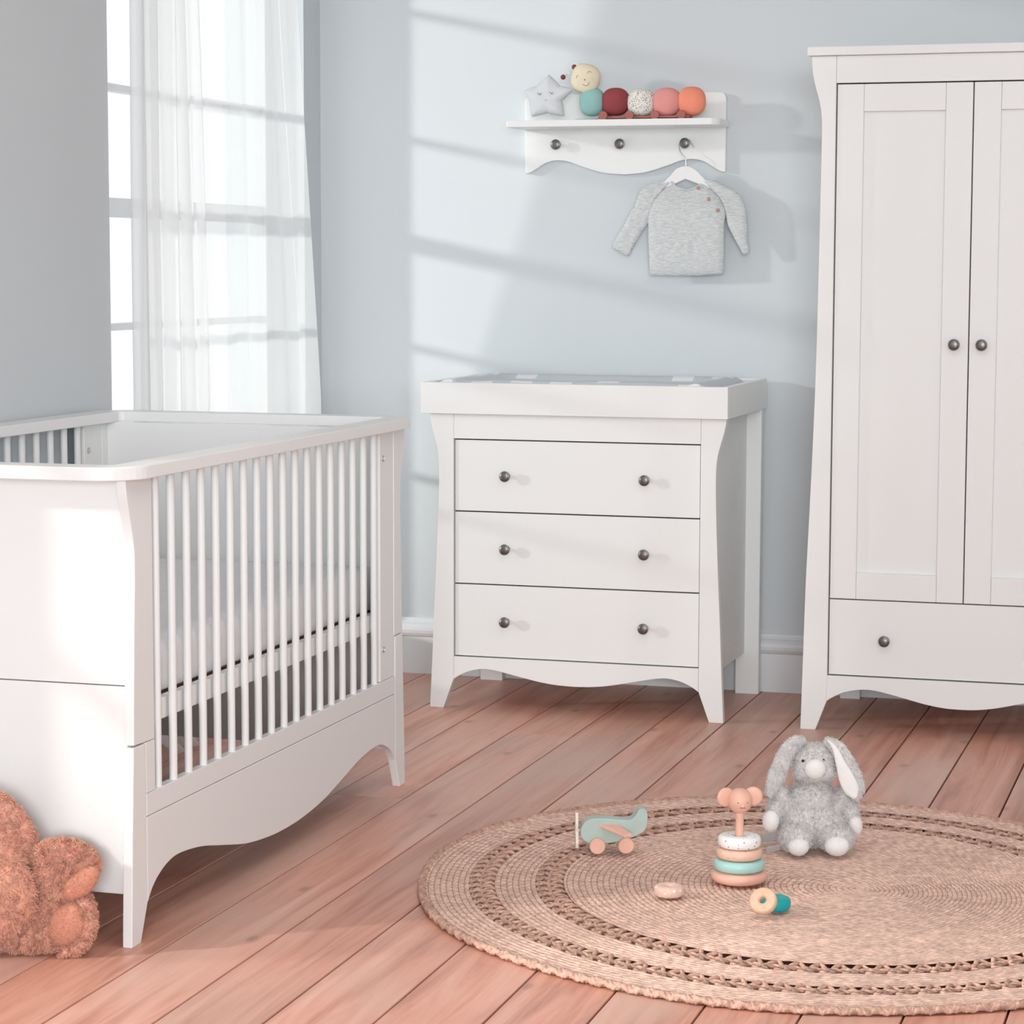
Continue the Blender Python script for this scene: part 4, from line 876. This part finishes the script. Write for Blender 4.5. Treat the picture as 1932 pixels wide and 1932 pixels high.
# ------------------------------------------------------------------ hanger and jumper
def knit_material():
    m = bpy.data.materials.new('grey_marl_knit'); m.use_nodes = True; nt = m.node_tree; b = nt.nodes['Principled BSDF']; N = nt.nodes.new; L = nt.links.new
    tc = N('ShaderNodeTexCoord'); mp = N('ShaderNodeMapping'); mp.inputs['Scale'].default_value = (55, 55, 330); n = N('ShaderNodeTexNoise'); n.inputs['Scale'].default_value = 1; n.inputs['Detail'].default_value = 3
    L(tc.outputs['Object'], mp.inputs[0]); L(mp.outputs[0], n.inputs['Vector']); rp = N('ShaderNodeValToRGB'); rp.color_ramp.elements[0].position = 0.3; rp.color_ramp.elements[1].position = 0.7
    rp.color_ramp.elements[0].color = (0.54, 0.565, 0.58, 1); rp.color_ramp.elements[1].color = (0.74, 0.755, 0.76, 1); L(n.outputs['Fac'], rp.inputs[0]); L(rp.outputs[0], b.inputs['Base Color']); b.inputs['Roughness'].default_value = 0.95
    w_ = N('ShaderNodeTexWave'); w_.bands_direction = 'Z'; w_.inputs['Scale'].default_value = 90; w_.inputs['Distortion'].default_value = 1.5; L(tc.outputs['Object'], w_.inputs['Vector'])
    bp = N('ShaderNodeBump'); bp.inputs['Strength'].default_value = 0.5; bp.inputs['Distance'].default_value = 0.002; ad = N('ShaderNodeMath'); L(w_.outputs['Fac'], ad.inputs[0]); L(n.outputs['Fac'], ad.inputs[1]); L(ad.outputs[0], bp.inputs['Height']); L(bp.outputs[0], b.inputs['Normal'])
    return m
M['knit'] = knit_material()
def jumper():
    YS = 6.738; H = thing('coat_hanger', (-1.53, YS, 1.43), 'small white wooden hanger with a steel hook on the right shelf knob', 'hanger')
    def P(x, y, Y=YS): return atY(x, y, Y)
    o1 = spline([(1266, 331, 0), (1275, 320, 0), (1285, 315, 0), (1294, 313.5, 0), (1303, 315, 0), (1315, 322, 0), (1325, 333, 0)], 4); o2 = [(1345, 352, 0), (1340, 357, 0), (1317, 346.5, 0), (1294, 338, 0), (1275, 346.5, 0), (1246, 358, 0), (1243, 353, 0)]
    pts = [(P(x, y).x, P(x, y).z) for x, y, _ in o1+o2]; prismo('hanger_arm', pts, 'y', YS-0.005, YS+0.005, M['white'], H, bevel=0.002)
    bm = nb(); hk = spline([tuple(P(x, y, Y)) for x, y, Y in ((1294, 315, YS), (1294, 305, YS), (1293, 297, YS), (1286, 290, YS), (1282, 281, YS+0.008), (1282, 270, YS+0.012), (1290, 263, YS+0.014), (1300, 264, YS+0.013), (1305, 271, YS+0.012), (1310, 278, YS+0.010))], 6)
    tube(bm, hk, 0.0012, 8); tag(finish('hook', bm, M['steel'], H, smooth=True), 'steel wire hook')
    J = thing('jumper', (-1.53, YS, 1.30), 'pale grey knitted baby jumper with three buttons hanging from the shelf', 'jumper')
    def poly(pts, c, half, name, lab=None, dy=0.0, power=6):
        out = [Vector((P(x, y).x, P(x, y).z)) for x, y in pts]; dense = []
        for i in range(len(out)):
            a, b = out[i], out[(i+1) % len(out)]; n = max(1, int((a-b).length/0.006))
            for q in range(n): dense.append(a.lerp(b, q/n))
        cc = P(*c); bm = nb(); pillow(bm, dense, (cc.x, cc.z), half, 12, power, toP=lambda u, v, h: Vector((u, YS+dy-h, v)), wav=0.25)
        x = finish(name, bm, M['knit'], J, smooth=True)
        if lab: tag(x, lab)
        return x
    body = spline([(1276, 350), (1285, 355), (1296, 357), (1308, 355), (1316, 350), (1324, 345), (1336, 350), (1350, 362), (1362, 382), (1369, 402), (1367, 420), (1366, 450), (1366, 490), (1365, 517)], 3)+spline([(1365, 517), (1330, 519.5), (1295, 520.5), (1260, 520.5), (1226, 520)], 3)[1:]+spline([(1226, 520), (1225, 490), (1223, 450), (1223, 425), (1219, 408), (1228, 385), (1242, 362), (1262, 349), (1276, 350)], 3)[1:-1]
    poly(body, (1295, 430), 0.013, 'bodice')
    sl = spline([(1268, 340), (1250, 341), (1228, 346), (1209, 358), (1199, 384), (1187, 406), (1172, 434), (1156, 463), (1168, 474), (1185, 483), (1192, 472), (1203, 452), (1218, 428), (1226, 415), (1232, 392), (1244, 366), (1268, 340)], 3)[:-1]
    poly(sl, (1213, 400), 0.012, 'sleeve', 'left sleeve in the picture', 0.002)
    sr = spline([(1322, 336), (1345, 340), (1366, 350), (1392, 364), (1406, 392), (1410, 430), (1410, 455), (1414, 474), (1403, 480), (1395, 467), (1383, 445), (1374, 427), (1369, 404), (1357, 374), (1322, 336)], 3)[:-1]
    poly(sr, (1385, 392), 0.012, 'sleeve', 'right sleeve in the picture', 0.002)
    bm = nb(); tube(bm, spline([tuple(P(x, y, YS-0.006)) for x, y in ((1266, 343), (1275, 352), (1286, 357), (1297, 358.5), (1309, 356), (1320, 349))], 5), 0.0032, 8); finish('neckband', bm, M['knit'], J, smooth=True)
    bm = nb(); tube(bm, spline([tuple(P(x, y, YS-0.0115)) for x, y in ((1320, 347), (1334, 357), (1348, 372), (1358, 390), (1364, 408))], 5), 0.0022, 8); finish('button_band', bm, M['knit'], J, smooth=True)
    M['button'] = mat('copper_button', (0.50, 0.24, 0.20), 0.4, var=0.1)
    for x, y in ((1317.5, 354.6), (1337, 375.7), (1354, 397)):
        q = P(x, y, YS-0.013); bm = nb(); lathe(bm, [(0, 0), (0.0048, 0), (0.0052, 0.0012), (0.0046, 0.0024), (0.0030, 0.0018), (0, 0.0018)], q+Vector((0, 0.001, 0)), Vector((0, -1, 0)), 20); tag(finish('button', bm, M['button'], J, smooth=True), 'copper coloured button')
jumper()
